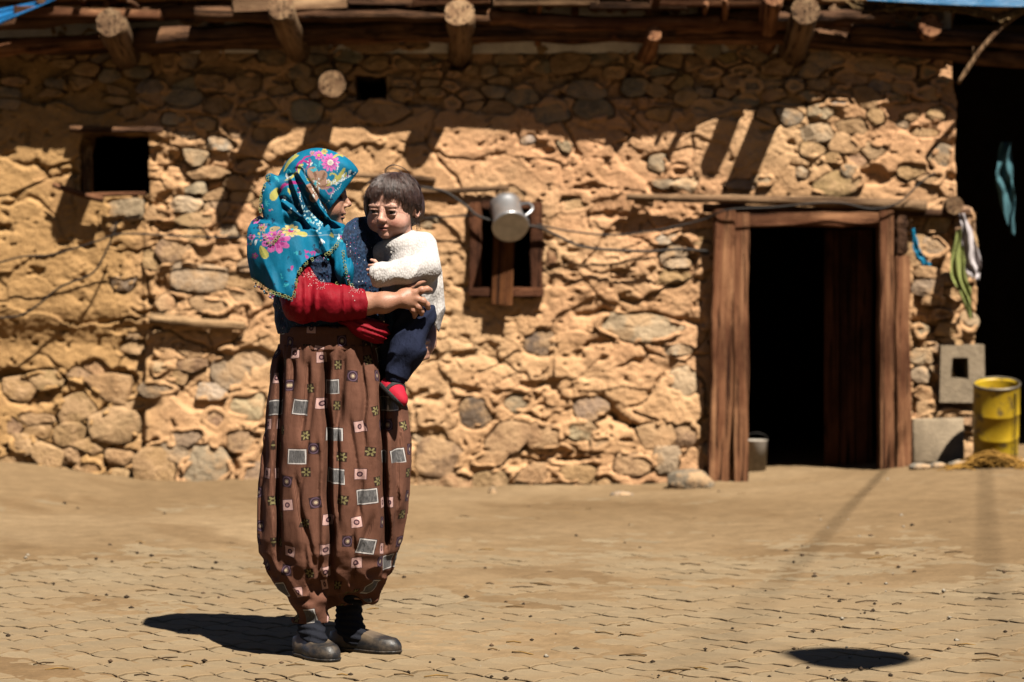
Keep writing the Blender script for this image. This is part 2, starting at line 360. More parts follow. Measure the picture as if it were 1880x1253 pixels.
def wall_base(x, z):                                      # how far the wall face bulges towards the yard
    px = CXP + x * FPX / YW; py = HZP - (z - CAMH) * FPX / YW
    b = 0.045 * fbm(x * 0.8, z * 0.8, 2, 3) + 0.05 * sm(0.9, 0.0, z) - 0.03
    step = sm(268, 258, px)
    b = b - step * (0.09 * sm(560, 640, py) + 0.015)
    return b
TH = np.linspace(0, 2 * math.pi, 23)[:-1]
stones = []                                               # (size, V, F, colour)
stone_stamp = []
for i, m in enumerate(meta):
    x, z = seeds[i]; px = CXP + x * FPX / YW; py = HZP - (z - CAMH) * FPX / YW
    ry = random.Random(1000 + i)
    if m is None:
        if in_open(px, py, 12): continue
        if px > 1735 and py < 390 or px > 1765: continue
        if any(a - 10 < px < b + 10 and c - 6 < py < d + 6 for a, b, c, d in LOGGAP): continue
        e = float(bare(px, py)); patch = float(n2(x * 1.7, z * 1.7, 9))
        if ry.random() > e * (0.95 + 0.6 * patch): continue
        poly = cell(i)
        if poly is None: continue
        R = radial(poly, TH)
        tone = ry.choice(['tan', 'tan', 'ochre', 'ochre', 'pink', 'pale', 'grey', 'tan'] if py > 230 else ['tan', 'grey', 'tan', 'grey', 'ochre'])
        proud = ry.uniform(0.0, 0.032); size = R.mean()
    else:
        a, b = m[2] / 310.4, m[3] / 310.4; t = math.radians(-m[5])
        nc = ry.choice((5, 6, 7, 8)); off = ry.uniform(0, 6.3)
        pts = []
        for q in range(nc):
            t2 = off + 2 * math.pi * (q + ry.uniform(-.25, .25)) / nc; p = 4.5
            rr = ((abs(math.cos(t2)) / a) ** p + (abs(math.sin(t2)) / b) ** p) ** (-1 / p) * ry.uniform(0.98, 1.16)
            u, w = rr * math.cos(t2), rr * math.sin(t2); pts.append((u * math.cos(t) - w * math.sin(t), u * math.sin(t) + w * math.cos(t)))
        R = radial(pts, TH)
        tone = m[4]; proud = m[6] * 0.55; size = math.sqrt(a * b)
    R = R * (1 + 0.05 * np.array([ry.uniform(-1, 1) for _ in TH])); R = 0.76 * R + 0.12 * (np.roll(R, 1) + np.roll(R, -1))
    R = np.clip(R, 0.012, 0.33)
    planes = [(proud, ry.uniform(-.12, .12), ry.uniform(-.2, .08))]
    for q in range(4):
        t = ry.uniform(0, 6.28); g = ry.uniform(0.25, 0.7) if m is None or size < 0.08 else ry.uniform(0.06, 0.2); planes.append((proud + size * g * ry.uniform(0.25, 0.7), -g * math.cos(t), -g * math.sin(t)))
    base = float(wall_base(x, z)); V = []; F = []; n = len(TH)
    for k, (sc, dp) in enumerate(((1.0, -0.05), (1.0, 0.55), (0.965, 0.92), (0.84, 1.0), (0.55, 1.0), (0.28, 1.0))):
        for q, t in enumerate(TH):
            u, w = R[q] * sc * math.cos(t), R[q] * sc * math.sin(t)
            if k == 0: dd = -0.05
            else:
                dd = min(c0 + g0 * u + h0 * w for c0, g0, h0 in planes)
                dd = max(dd, 0.004) * dp + min(0.035 * size, 0.0022) * ry.uniform(-1, 1)
            V.append((x + u, YW - base - dd, z + w))
    V.append((x, YW - base - min(c0 for c0, _, _ in planes), z))
    for k in range(5):
        for q in range(n): F.append((k * n + q, k * n + (q + 1) % n, (k + 1) * n + (q + 1) % n, (k + 1) * n + q))
    for q in range(n): F.append((5 * n + q, 5 * n + (q + 1) % n, 6 * n))
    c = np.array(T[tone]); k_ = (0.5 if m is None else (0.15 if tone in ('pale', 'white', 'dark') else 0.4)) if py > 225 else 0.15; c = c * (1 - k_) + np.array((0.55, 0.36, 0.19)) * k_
    g = ry.uniform(0.80, 1.15); c = tuple(v * g * ry.uniform(0.96, 1.04) for v in c)
    stones.append((size, V, F, c)); stone_stamp.append((x, z, R, proud))

# mud relief
H = wall_base(GX, GZ).astype(np.float32)
B = bare(PX, PY).astype(np.float32)
bil = lambda f, sd, o=3: np.abs(fbm(GX * f + 0.25 * fbm(GX * f, GZ * f, sd + 3, 2), GZ * f * 1.25, sd, o))
pl = sm(-0.10, -0.02, 0.46 - B + 0.60 * fbm(GX * 2.6, GZ * 3.1, 21, 4))          # thick render still in place
H += 0.034 * pl
cr = 0.35 + 0.85 * sm(-0.25, 0.3, fbm(GX * 1.3, GZ * 1.5, 77, 3))                 # crumbly here, smooth there
def plates(n, win, sx, wob, sd, seed):                     # broken pieces: nearest and second-nearest centre of warped cells
    r_ = random.Random(seed); pts = [(r_.uniform(X0, X1), r_.uniform(Z0, Z1)) for _ in range(n)]
    qx = (GX + wob * fbm(GX * 5, GZ * 5, sd, 3)).astype(np.float32); qz = (GZ + wob * fbm(GX * 5, GZ * 5, sd + 4, 3)).astype(np.float32)
    f1 = np.full(GX.shape, 9, np.float32); f2 = f1.copy(); hh = np.zeros(GX.shape, np.float32)
    for a, b in pts:
        i0 = max(0, int((a - win - X0) / HX)); i1 = min(GX.shape[0], int((a + win - X0) / HX)); j0 = max(0, int((b - win - Z0) / HX)); j1 = min(GX.shape[1], int((b + win - Z0) / HX))
        if i1 <= i0 or j1 <= j0: continue
        u = qx[i0:i1, j0:j1] - a; w = qz[i0:i1, j0:j1] - b; d = np.sqrt((u / sx) ** 2 + w ** 2); A = f1[i0:i1, j0:j1]; C = f2[i0:i1, j0:j1]; Hh = hh[i0:i1, j0:j1]
        lev = r_.choice((0, 0, 0.4, 0.7, 1.0)); tu, tw = r_.uniform(-.9, .9), r_.uniform(-1.4, 0.6)
        m_ = d < A; C[:] = np.where(m_, A, np.minimum(C, d)); Hh[:] = np.where(m_, lev + tu * u + tw * w, Hh); A[:] = np.where(m_, d, A)
    return f2 - f1, hh
e1, h1 = plates(560, 0.45, 1.7, 0.085, 41, 1); e2, h2 = plates(130, 0.95, 1.4, 0.09, 51, 2)
flat = (1 - 0.7 * sm(300, 250, PX) * sm(660, 620, PY)) * (0.25 + 0.75 * sm(-0.2, 0.25, fbm(GX * 1.1, GZ * 1.4, 59, 3) + 0.5 * B - 0.05))
H += 0.017 * h1 * flat + 0.026 * h2 * pl
brk = sm(-0.15, 0.25, fbm(GX * 1.9, GZ * 1.9, 57, 2) + 0.25 * B)
H -= 0.024 * (1 - sm(0.0, 0.010, e1)) * sm(-0.02, 0.30, fbm(GX * 2.4, GZ * 2.4, 57, 3) + 0.2 * B) * flat + 0.034 * (1 - sm(0.0, 0.020, e2)) * sm(0.0, 0.35, fbm(GX * 1.6, GZ * 1.6, 50, 2))
H += (0.024 * np.minimum(bil(3.2, 4), 0.45) + 0.010 * np.minimum(bil(8, 33), 0.40)) * (0.5 + 0.5 * cr)
H += 0.009 * np.minimum(bil(19, 36, 2), 0.4) * cr - 0.034
H += 0.007 * fbm(GX * 12, GZ * 12, 6, 3) * cr
pit = sm(0.40, 0.55, fbm(GX * 6, GZ * 12, 61, 3)) * (0.5 + 0.5 * B)
H -= 0.055 * pit
pit2 = sm(0.50, 0.66, fbm(GX * 22, GZ * 24, 65, 2)); H -= 0.018 * pit2
H += 0.0045 * fbm(GX * 45, GZ * 45, 71, 3)
H -= 0.012 * B * (1 - pl)
for x, z, R, proud in stone_stamp:                        # mud drawn back round each bare stone, never over its face
    r = R.max() + 0.04
    i0 = max(0, int((x - r - X0) / HX)); i1 = min(GX.shape[0], int((x + r - X0) / HX) + 1); j0 = max(0, int((z - r - Z0) / HX)); j1 = min(GX.shape[1], int((z + r - Z0) / HX) + 1)
    if i1 <= i0 or j1 <= j0: continue
    u = GX[i0:i1, j0:j1] - x; w = GZ[i0:i1, j0:j1] - z
    rr = np.interp(np.arctan2(w, u) % (2 * math.pi), np.append(TH, 2 * math.pi), np.append(R, R[0]))
    e = np.hypot(u, w) - rr
    b0 = float(wall_base(x, z)); A = H[i0:i1, j0:j1]
    smear = sm(-0.05, 0.30, fbm(GX[i0:i1, j0:j1] * 7, GZ[i0:i1, j0:j1] * 9, 14, 3)) * sm(-0.07, -0.01, e) * 1.25
    A[:] = np.where(e < 0.0, np.minimum(A, b0 - 0.03) * (1 - np.clip(smear, 0, 1)) + (b0 + proud * 1.0 + 0.008) * np.clip(smear, 0, 1), A)
    sharp = 0.026 * np.exp(-((e - 0.004) / 0.008) ** 2) * sm(-0.25, 0.35, n2(GX[i0:i1, j0:j1] * 13, GZ[i0:i1, j0:j1] * 13, 8)) * (1 - np.clip(smear, 0, 1))
    A[:] = np.where(e >= 0, np.minimum(A - sharp, b0 + proud * 0.85 + e * 0.9 + 0.006), A)
# two long fallen-render edges below the window, as in the middle of the wall
for path, dep in (([(1105, 735), (1130, 765), (1165, 785), (1185, 800), (1230, 795), (1270, 812)], 0.05), ([(1060, 575), (1110, 570), (1150, 582), (1200, 578), (1250, 592), (1290, 590)], 0.03), ([(1480, 170), (1500, 260), (1545, 330)], 0.03), ([(1000, 420), (1010, 520), (1000, 560)], 0.02)):
    for k in range(len(path) - 1):
        (ax, ay), (bx, by) = path[k], path[k + 1]; L2 = (bx - ax) ** 2 + (by - ay) ** 2
        u = np.clip(((PX - ax) * (bx - ax) + (PY - ay) * (by - ay)) / L2, 0, 1); wob = 7 * n2(PX / 22, PY / 22, 5)
        d = np.hypot(PX - ax - u * (bx - ax), PY - ay - u * (by - ay) + wob)
        H -= dep * np.exp(-(d / 6.0) ** 2)
hb = (np.abs(PX - 1758.5) < 17) & (np.abs(PY - 674.5) < 21); H[hb] -= 0.22
hole = in_open(PX + 5 * n2(GX * 9, GZ * 9, 3), PY + 5 * n2(GX * 9, GZ * 9, 4))
edge_r = 1772 + 8 * n2(GZ * 7, GZ * 0, 7) + np.where(PY > 388, 22, -18)
keep = ~hole & (PX < edge_r)
# earth colours of the render: yellower on the left, rosier below, greyer dust near the ground
tone = np.empty(GX.shape + (3,), np.float32)
mixa = sm(-0.35, 0.45, fbm(GX * 1.1, GZ * 1.3, 81, 4))[..., None]; mixb = sm(-0.1, 0.5, fbm(GX * 2.3, GZ * 3.0, 91, 4))[..., None]
tone[:] = np.array((0.57, 0.375, 0.21)) * (1 - mixa) + np.array((0.60, 0.37, 0.215)) * mixa
tone = tone * (1 - 0.45 * mixb) + np.array((0.62, 0.455, 0.275)) * 0.45 * mixb
yl = sm(330, 200, PX)[..., None]; tone = tone * (1 - yl) + np.array((0.46, 0.30, 0.14)) * yl
dk = sm(0.25, 0.6, fbm(GX * 5, GZ * 6, 95, 3))[..., None] * 0.35; tone = tone * (1 - dk) + np.array((0.38, 0.23, 0.12)) * dk
idx = -np.ones(GX.shape, np.int64)
k4 = keep[:-1, :-1] & keep[1:, :-1] & keep[1:, 1:] & keep[:-1, 1:]
use = np.zeros(GX.shape, bool)
use[:-1, :-1] |= k4; use[1:, :-1] |= k4; use[1:, 1:] |= k4; use[:-1, 1:] |= k4
idx[use] = np.arange(use.sum())
V = np.stack([GX[use], YW - H[use], GZ[use]], 1); Cc = tone[use]
ii, jj = np.nonzero(k4)
F = np.stack([idx[ii, jj], idx[ii + 1, jj], idx[ii + 1, jj + 1], idx[ii, jj + 1]], 1)
# returns: the rims of the openings and of the right end run back into the wall
ed = np.concatenate([F[:, [0, 1]], F[:, [1, 2]], F[:, [2, 3]], F[:, [3, 0]]])
key = np.minimum(ed[:, 0], ed[:, 1]) * len(V) + np.maximum(ed[:, 0], ed[:, 1])
_, inv, cnt = np.unique(key, return_inverse=True, return_counts=True); be = ed[cnt[inv] == 1]
rim = np.unique(be); nv = len(V); mp = {}
layers = []
rim_map = -np.ones(nv, np.int64); rim_map[rim] = np.arange(len(rim))
for q, back in enumerate((0.12, 0.28, 0.5)):
    R_ = V[rim].copy(); R_[:, 1] = YW + back
    R_[:, 0] += 0.012 * n2(R_[:, 2] * 12, back * 30 + R_[:, 0] * 0, 12); R_[:, 2] += 0.012 * n2(R_[:, 0] * 12, back * 30 + R_[:, 2] * 0, 13)
    layers.append(R_)
V = np.concatenate([V] + layers); Cc = np.concatenate([Cc] + [Cc[rim]] * 3)
fs = [F]; prev = be
for q in range(3):
    nxt = nv + q * len(rim) + rim_map[be]
    fs.append(np.stack([prev[:, 1], prev[:, 0], nxt[:, 0], nxt[:, 1]], 1)); prev = nxt
wall = mesh('wall', V, np.concatenate(fs), MUD, house, cols=Cc)
stones.sort(key=lambda s: -s[0])
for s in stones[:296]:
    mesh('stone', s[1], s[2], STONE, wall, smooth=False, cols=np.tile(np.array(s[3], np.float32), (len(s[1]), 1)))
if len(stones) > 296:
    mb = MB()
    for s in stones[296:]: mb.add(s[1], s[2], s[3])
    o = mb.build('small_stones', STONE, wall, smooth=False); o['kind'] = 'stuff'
print('stones', len(stones))
# ---------------------------------------------------------------- ground and paving
def axis(lo, hi, step, far_lo, far_hi):
    a = list(np.arange(lo, hi, step)); s = step; x = lo
    pre = []
    while x > far_lo: s *= 1.5; x -= s; pre.append(x)
    post = []; s = step; x = a[-1]
    while x < far_hi: s *= 1.5; x += s; post.append(x)
    return np.array(pre[::-1] + a + post)
ax = axis(-3.5, 3.6, 0.016, -250, 250); ay = axis(6.6, 14.55, 0.016, -250, 300)
AX, AY = np.meshgrid(ax, ay, indexing='ij')
Zg = ground_z(AX, AY)
PAV_U = math.radians(48)
cu, su = math.cos(PAV_U), math.sin(PAV_U)
dirt = 0.004 * fbm(AX * 6, AY * 6, 15, 3) + 0.003 * fbm(AX * 25, AY * 25, 17, 2)
cover = sm(-0.25, 0.35, fbm(AX * 1.3, AY * 1.3, 19, 3)) * 0.008 + 0.012 * sm(8.6, 11.8, AY) - 0.002
Zs = Zg + dirt + cover
Zs = Zs + 0.02 * sm(14.05, 14.25, AY) * (0.6 + 0.6 * fbm(AX * 3, AY * 3, 25, 2)) * sm(1.35, 1.2, AX) * (AY < 15)
gm = m_earth('dusty_ground', (0.80, 0.78, 0.75), (1.12, 1.10, 1.08), 0.004)
gc = np.empty(AX.shape + (3,), np.float32)
g1 = sm(-0.3, 0.4, fbm(AX * 0.8, AY * 0.8, 27, 4))[..., None]
gc[:] = np.array((0.33, 0.225, 0.122)) * (1 - g1) + np.array((0.40, 0.285, 0.165)) * g1
st = (sm(0.22, 0.5, fbm(AX * 2.2 + AY, AY * 1.2, 29, 4)) * 0.45)[..., None]
gc = gc * (1 - st) + np.array((0.20, 0.12, 0.055)) * st
dd = (sm(0.05, 0.45, fbm(AX * 0.55 + 3, AY * 0.45, 28, 4) + 0.35 * sm(1.2, 2.6, AX) + 0.25 * sm(-0.9, -2.0, AX)) * 0.45)[..., None]      # earth painted darker towards both sides, standing in for corner vignetting
gc = gc * (1 - dd) + np.array((0.235, 0.155, 0.08)) * dd
out = np.clip(sm(3.9, 5.5, np.abs(AX)) + sm(4.5, 3.0, AY), 0, 1)[..., None]                # unseen soil beyond the yard, darkened to cut bounced light
gc = gc * (1 - out) + np.array((0.085, 0.075, 0.04)) * out
n0, n1 = AX.shape; I = np.arange(n0 * n1).reshape(n0, n1)
Fg = np.stack([I[:-1, :-1].ravel(), I[1:, :-1].ravel(), I[1:, 1:].ravel(), I[:-1, 1:].ravel()], 1)
ground = mesh('ground', np.stack([AX.ravel(), AY.ravel(), Zs.ravel()], 1), Fg, gm, cols=gc.reshape(-1, 3)); ground['kind'] = 'structure'
ground['label'] = 'dusty paved yard of interlocking blocks in front of the house'

def m_paver():
    m = Mat('concrete_paver', 0.92, 0.15)
    a = m.noise(16, 6, 0.65); d = m.noise(2.2, 5, 0.6)
    c = m.mix(1.0, m.attr(), m.ramp(a, [(0.3, (0.8, 0.79, 0.78)), (0.7, (1.15, 1.14, 1.12))]), 'MULTIPLY')
    c = m.mix(m.ramp(d, [(0.4, 0.25), (0.62, 0.9)]), c, (0.34, 0.235, 0.13))
    m.col(c); m.bump(m.noise(120, 5, 0.65), 0.003)
    return m.m
PAVER = m_paver()
PL, PW = 0.20, 0.105
def paver_outline():
    amp = 0.016; pk = 0.018; hw = PW / 2; hl = PL / 2
    ys = [-hl * 0.55, -hl * 0.1, hl * 0.1, hl * 0.55]; dx = [amp, amp, -amp, -amp]
    return ([(hw, -hl)] + [(hw + d, y) for y, d in zip(ys, dx)] + [(hw, hl), (0, hl + pk), (-hw, hl)]
            + [(-hw + d, y) for y, d in zip(ys[::-1], dx[::-1])] + [(-hw, -hl), (0, -hl + pk)])
PO = paver_outline()
def paver_geo():
    n = len(PO); V = []
    for ins, z in ((0.0035, -0.03), (0.0035, 0.001), (0.0095, 0.0032)):
        kx = 1 - ins / (PW / 2); ky = 1 - ins / (PL / 2)
        for x, y in PO: V.append((x * kx, y * ky, z))
    F = []
    for k in range(2):
        for q in range(n): F.append((k * n + q, k * n + (q + 1) % n, (k + 1) * n + (q + 1) % n, (k + 1) * n + q))
    F.append(tuple(2 * n + q for q in range(n)))
    return V, F
PVV, PVF = paver_geo()
pm = []
for q in range(5):
    me = bpy.data.meshes.new('paver'); me.from_pydata([tuple(map(float, v)) for v in PVV], [], PVF)
    a = me.color_attributes.new('Col', 'FLOAT_COLOR', 'POINT'); g = 0.88 + 0.06 * q
    c = np.ones((len(PVV), 4), np.float32); c[:, :3] = np.array((0.345, 0.265, 0.165)) * g; a.data.foreach_set('color', c.ravel())
    me.materials.append(PAVER); pm.append(me)
cand = []
pr = random.Random(3)
for r in range(-70, 90):
    for k in range(-80, 110):
        u = k * PW; v = r * PL
        x = u * cu - v * su; y = 8.0 + u * su + v * cu
        if 6.7 < y < 13.4 and abs(x) < 0.24 * y + 0.12:
            cand.append((x, y))
cand.sort(key=lambda c: c[1])
near = cand[:300]; far = cand[300:]
def place(x, y):
    z = float(ground_z(x, y)); e = 0.05
    sx = float(ground_z(x + e, y) - ground_z(x - e, y)) / (2 * e); sy = float(ground_z(x, y + e) - ground_z(x, y - e)) / (2 * e)
    nrm = Vector((-sx + pr.uniform(-.010, .010), -sy + pr.uniform(-.010, .010), 1)).normalized()
    X = Vector((cu, su, 0)); X = (X - nrm * X.dot(nrm)).normalized(); Yv = nrm.cross(X)
    return Matrix(((X.x, Yv.x, nrm.x, x), (X.y, Yv.y, nrm.y, y), (X.z, Yv.z, nrm.z, z + 0.004 + pr.uniform(-0.003, 0.0025)), (0, 0, 0, 1)))
for x, y in near:
    put(bpy.data.objects.new('paver', pr.choice(pm)), ground, place(x, y))
mb = MB()
for x, y in far:
    M_ = place(x, y); g = pr.choice((0.88, 0.94, 1.0, 1.06, 1.12))
    mb.add([M_ @ Vector(v) for v in PVV], PVF, (0.345 * g, 0.265 * g, 0.165 * g))
o = mb.build('far_pavers', PAVER, ground, smooth=False); o['kind'] = 'stuff'
print('pavers', len(cand))

# added slope behind the viewer, out of view, blocking low sky to darken the eaves
hx = np.linspace(-90, 90, 46); hy = np.linspace(-6, -95, 26); HXg, HYg = np.meshgrid(hx, hy, indexing='ij')
HZg = -0.3 + np.maximum(0, -HYg - 6) * 0.80 + 2.5 * fbm(HXg * 0.06, HYg * 0.06, 4, 4) * sm(-6, -30, HYg)
n0, n1 = HXg.shape; I = np.arange(n0 * n1).reshape(n0, n1); Fh = np.stack([I[:-1, :-1].ravel(), I[:-1, 1:].ravel(), I[1:, 1:].ravel(), I[1:, :-1].ravel()], 1)
blocker = mesh('sky_block_slope', np.stack([HXg.ravel(), HYg.ravel(), HZg.ravel()], 1), Fh, m_plain('blocker_scrub', (0.10, 0.085, 0.04), 0.95, 0.1, 0.4, 0.4)); blocker['kind'] = 'structure'
# ---------------------------------------------------------------- house: room behind, doorway, windows, eaves
DARK = m_plain('shadowed_plaster', (0.045, 0.032, 0.022), 0.95, 0.1, 0.3, 6)  # indoor gloom put into the colour: near-black walls
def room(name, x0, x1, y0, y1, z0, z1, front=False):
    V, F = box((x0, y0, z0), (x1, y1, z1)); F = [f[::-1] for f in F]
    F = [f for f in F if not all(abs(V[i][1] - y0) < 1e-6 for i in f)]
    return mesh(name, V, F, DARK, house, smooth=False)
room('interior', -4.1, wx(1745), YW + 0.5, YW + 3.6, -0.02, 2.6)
# thickness of the wall above and round the room, closing it against the daylight
def log(name, p0, p1, r0, r1, mat, parent, bend=0.02, n=12, seg=8, seed=0, lump=0.07, flat=1.0):
    rr = random.Random(seed); p0, p1 = Vector(p0), Vector(p1); d = p1 - p0; L = d.length
    q = d.to_track_quat('Z', 'Y'); pts = []; rad = []
    bx, by = rr.uniform(-1, 1) * bend, rr.uniform(-1, 1) * bend
    for i in range(seg + 1):
        t = i / seg; s = math.sin(math.pi * t)
        pts.append((bx * s + rr.uniform(-.3, .3) * bend, by * s + rr.uniform(-.3, .3) * bend, t * L)); rad.append((r0 + (r1 - r0) * t) * rr.uniform(0.93, 1.07))
    V, F = tube(pts, rad, n, True, lump, seed)
    V = [(v[0], v[1] * flat, v[2]) for v in V]
    o = mesh(name, V, F, mat, parent, Matrix.Translation(p0) @ q.to_matrix().to_4x4())
    o.data.polygons[-1].use_smooth = False; o.data.polygons[-2].use_smooth = False                  # sawn ends stay flat
    return o
def beam(name, a, b, mat, parent, bev=0.008, jit=0.004, seed=0, lean=0.0):          # sawn timber, local Z along its longest side
    c = [(p + q) / 2 for p, q in zip(a, b)]; s = [abs(q - p) for p, q in zip(a, b)]
    k = s.index(max(s)); perm = [(1, 2, 0), (2, 0, 1), (0, 1, 2)][k]      # local x,y,z -> world axes
    l = [s[perm[0]], s[perm[1]], s[perm[2]]]; import bmesh
    bm = bmesh.new(); bmesh.ops.create_cube(bm, size=1.0)
    for v in bm.verts: v.co = Vector((v.co.x * l[0], v.co.y * l[1], v.co.z * l[2]))
    es = [e for e in bm.edges if abs((e.verts[0].co - e.verts[1].co).z) > l[2] * 0.5]
    bmesh.ops.subdivide_edges(bm, edges=es, cuts=6)
    rr = random.Random(seed)
    lev = {}
    for v in bm.verts:
        key = round(v.co.z, 3); lev.setdefault(key, (rr.uniform(-jit, jit), rr.uniform(-jit, jit)))
        v.co.x += lev[key][0] + rr.uniform(-jit, jit) * 0.5; v.co.y += lev[key][1] + rr.uniform(-jit, jit) * 0.5
    bmesh.ops.bevel(bm, geom=[e for e in bm.edges if e.calc_face_angle(0) > 0.7], offset=min(bev, min(l) * 0.3), segments=2, affect='EDGES')
    bm.verts.index_update(); V = [tuple(v.co) for v in bm.verts]; F = [tuple(v.index for v in f.verts) for f in bm.faces]; bm.free()
    R = Matrix.Identity(4)
    for col, axs in enumerate(perm):
        for r in range(3): R[r][col] = 1.0 if r == axs else 0.0
    return mesh(name, V, F, mat, parent, Matrix.Translation(Vector(c)) @ Matrix.Rotation(math.radians(lean), 4, 'Y') @ R, smooth=False)
def anchor(name, parent, loc):
    o = bpy.data.objects.new(name, None); o.empty_display_size = 0.05; return put(o, parent, Matrix.Translation(Vector(loc)))

# doorway: outer log posts, inner sawn posts, header, lintel, threshold, half-open plank leaf
frame = anchor('door_frame', house, W(1490, 885))
beam('post', (wx(1303), YW - 0.12, wz(897)), (wx(1341), YW + 0.04, wz(386)), W_OLD, frame, 0.007, 0.008, 3, 1.0)
beam('post', (wx(1641), YW - 0.10, wz(876)), (wx(1668), YW + 0.04, wz(470)), W_OLD, frame, 0.007, 0.006, 4, -0.3)
beam('post', (wx(1641), YW - 0.06, wz(469)), (wx(1664), YW + 0.06, wz(386)), W_DARK, frame, 0.012, 0.004, 14)
beam('jamb', (wx(1345), YW - 0.10, wz(892)), (wx(1372), YW + 0.06, wz(392)), W_OLD, frame, 0.005, 0.005, 5)
beam('jamb', (wx(1612), YW - 0.10, wz(878)), (wx(1637), YW + 0.06, wz(388)), W_OLD, frame, 0.005, 0.005, 6)
beam('header', (wx(1372), YW - 0.085, wz(416)), (wx(1612), YW + 0.05, wz(391)), W_OLD, frame, 0.008, 0.005, 7)
log('lintel', W(1150, 363, YW - 0.05), W(1700, 380, YW - 0.06), 0.020, 0.036, W_GREY, frame, 0.012, 12, 14, 8, 0.06)
log('lintel', W(1290, 383, YW - 0.02), W(1780, 393, YW - 0.02), 0.028, 0.026, W_DARK, frame, 0.01, 12, 10, 9, 0.05)
beam('threshold', (wx(1372), YW - 0.05, wz(893)), (wx(1612), YW + 0.16, wz(884)), W_GREY, frame, 0.006, 0.003, 10)
leaf = anchor('door', house, W(1605, 880, YW + 0.1))
nx = 3; hinge = Vector((wx(1618), YW + 0.34, wz(882))); ang = math.radians(14)
W_DOOR = m_wood('dark_door_wood', (0.07, 0.027, 0.016), (0.20, 0.08, 0.042))
for k in range(nx):
    w = 0.098; V, F = box((-w * (k + 1) + 0.003, -0.012 + 0.003 * (k % 2), 0), (-w * k - 0.003, 0.014, 1.49), 0.002, 0.003)
    mesh('plank', V, F, W_DOOR, leaf, Matrix.Translation(hinge) @ Matrix.Rotation(-ang, 4, 'Z'))
for z in (0.3, 1.15):
    V, F = box((-0.29, 0.017, z), (-0.02, 0.04, z + 0.09), 0.001, 0.004); mesh('ledge', V, F, W_DOOR, leaf, Matrix.Translation(hinge) @ Matrix.Rotation(-ang, 4, 'Z'))

# small framed window in the middle: posts, sill, head, loose board in front
win = anchor('window', house, W(932, 545)); W_FRM = m_wood('window_frame_wood', (0.10, 0.038, 0.02), (0.28, 0.12, 0.06))
beam('side_frame', (wx(862), YW - 0.06, wz(538)), (wx(884), YW + 0.05, wz(372)), W_FRM, win, 0.006, 0.004, 21)
beam('side_frame', (wx(974), YW - 0.06, wz(538)), (wx(996), YW + 0.05, wz(372)), W_FRM, win, 0.006, 0.004, 22)
beam('sill', (wx(860), YW - 0.075, wz(545)), (wx(998), YW + 0.05, wz(528)), W_FRM, win, 0.006, 0.004, 23)
beam('head', (wx(884), YW - 0.05, wz(386)), (wx(974), YW + 0.05, wz(370)), W_FRM, win, 0.006, 0.004, 24)
V, F = box((-0.062, -0.012, 0), (0.062, 0.012, 0.56), 0.004, 0.004)
mesh('board', V, F, m_wood('rusty_board', (0.12, 0.045, 0.018), (0.32, 0.13, 0.045)), win, Matrix.Translation(W(921, 560, YW - 0.10)) @ Matrix.Rotation(math.radians(2), 4, 'Y') @ Matrix.Rotation(math.radians(-6), 4, 'X'))
# left unframed window: lintel stick, sill sticks, a leaning board inside
wl_ = anchor('window', house, W(210, 356))
log('lintel', W(130, 238, YW - 0.02), W(300, 240, YW - 0.02), 0.022, 0.018, W_DARK, wl_, 0.006, 10, 6, 31)
log('sill', W(98, 340, YW - 0.06), W(190, 368, YW - 0.07), 0.016, 0.02, W_OLD, wl_, 0.006, 10, 5, 32)
log('sill', W(150, 360, YW - 0.06), W(268, 356, YW - 0.05), 0.014, 0.012, W_OLD, wl_, 0.005, 10, 5, 33)
beam('board', (wx(148), YW + 0.10, wz(354)), (wx(163), YW + 0.16, wz(268)), W_GREY, wl_, 0.004, 0.003, 34)
# timbers bedded in the masonry
log('wall_log', W(275, 585, YW - 0.02), W(450, 600, YW - 0.03), 0.034, 0.028, m_wood('clay_smeared_log', (0.40, 0.25, 0.13), (0.60, 0.41, 0.23)), house, 0.006, 12, 8, 41)
log('wall_log', W(756, 352, YW - 0.03), W(935, 345, YW - 0.02), 0.020, 0.016, W_GREY, house, 0.006, 10, 8, 42)
log('wall_log', W(640, 322, YW - 0.03), W(800, 330, YW - 0.02), 0.016, 0.016, W_GREY, house, 0.006, 10, 8, 43)
log('wall_log', W(610, 155, YW + 0.05), W(610, 155, YW - 0.2), 0.085, 0.083, W_GREY, house, 0.004, 16, 5, 44, 0.05)
log('wall_log', W(1742, 378, YW + 0.1), W(1752, 378, YW - 0.09), 0.055, 0.05, W_GREY, house, 0.004, 14, 4, 45, 0.05)
log('wall_log', W(1200, 372, YW - 0.03), W(1165, 366, YW - 0.02), 0.03, 0.03, W_GREY, house, 0.004, 10, 4, 46)

# eaves: round beams out of the wall, plates along them, brush, slabs and earth on top
roof = anchor('roof', house, (0, YW, 2.7))
BE = [((235, 108, 0.10), (205, 42, -0.60), .088, .084), ((553, 104, 0.1), (515, 16, -0.62), .078, .075), ((843, 108, 0.1), (843, 24, -0.42), .075, .082), ((1450, 108, 0.1), (1478, 20, -0.58), .085, .080),
      ((1180, 112, 0.1), (1200, 62, -0.30), .05, .045), ((1405, 96, 0.1), (1418, -4, -0.50), .060, .062), ((1318, 90, 0.1), (1330, 0, -0.46), .022, .018), ((1290, 90, 0.1), (1296, 8, -0.40), .016, .014), ((985, 95, 0.1), (992, 6, -0.36), .02, .015), ((1700, 100, 0.1), (1706, 48, -0.25), .07, .07)]
for q, (a, b, r0, r1) in enumerate(BE):
    log('beam', W(a[0], a[1], YW + a[2]), W(b[0], b[1], YW + b[2]), r0, r1, W_GREY if q in (0, 1, 2, 3) else W_OLD, roof, 0.012, 18, 8, 50 + q, 0.05)
def ypl(px): return 0
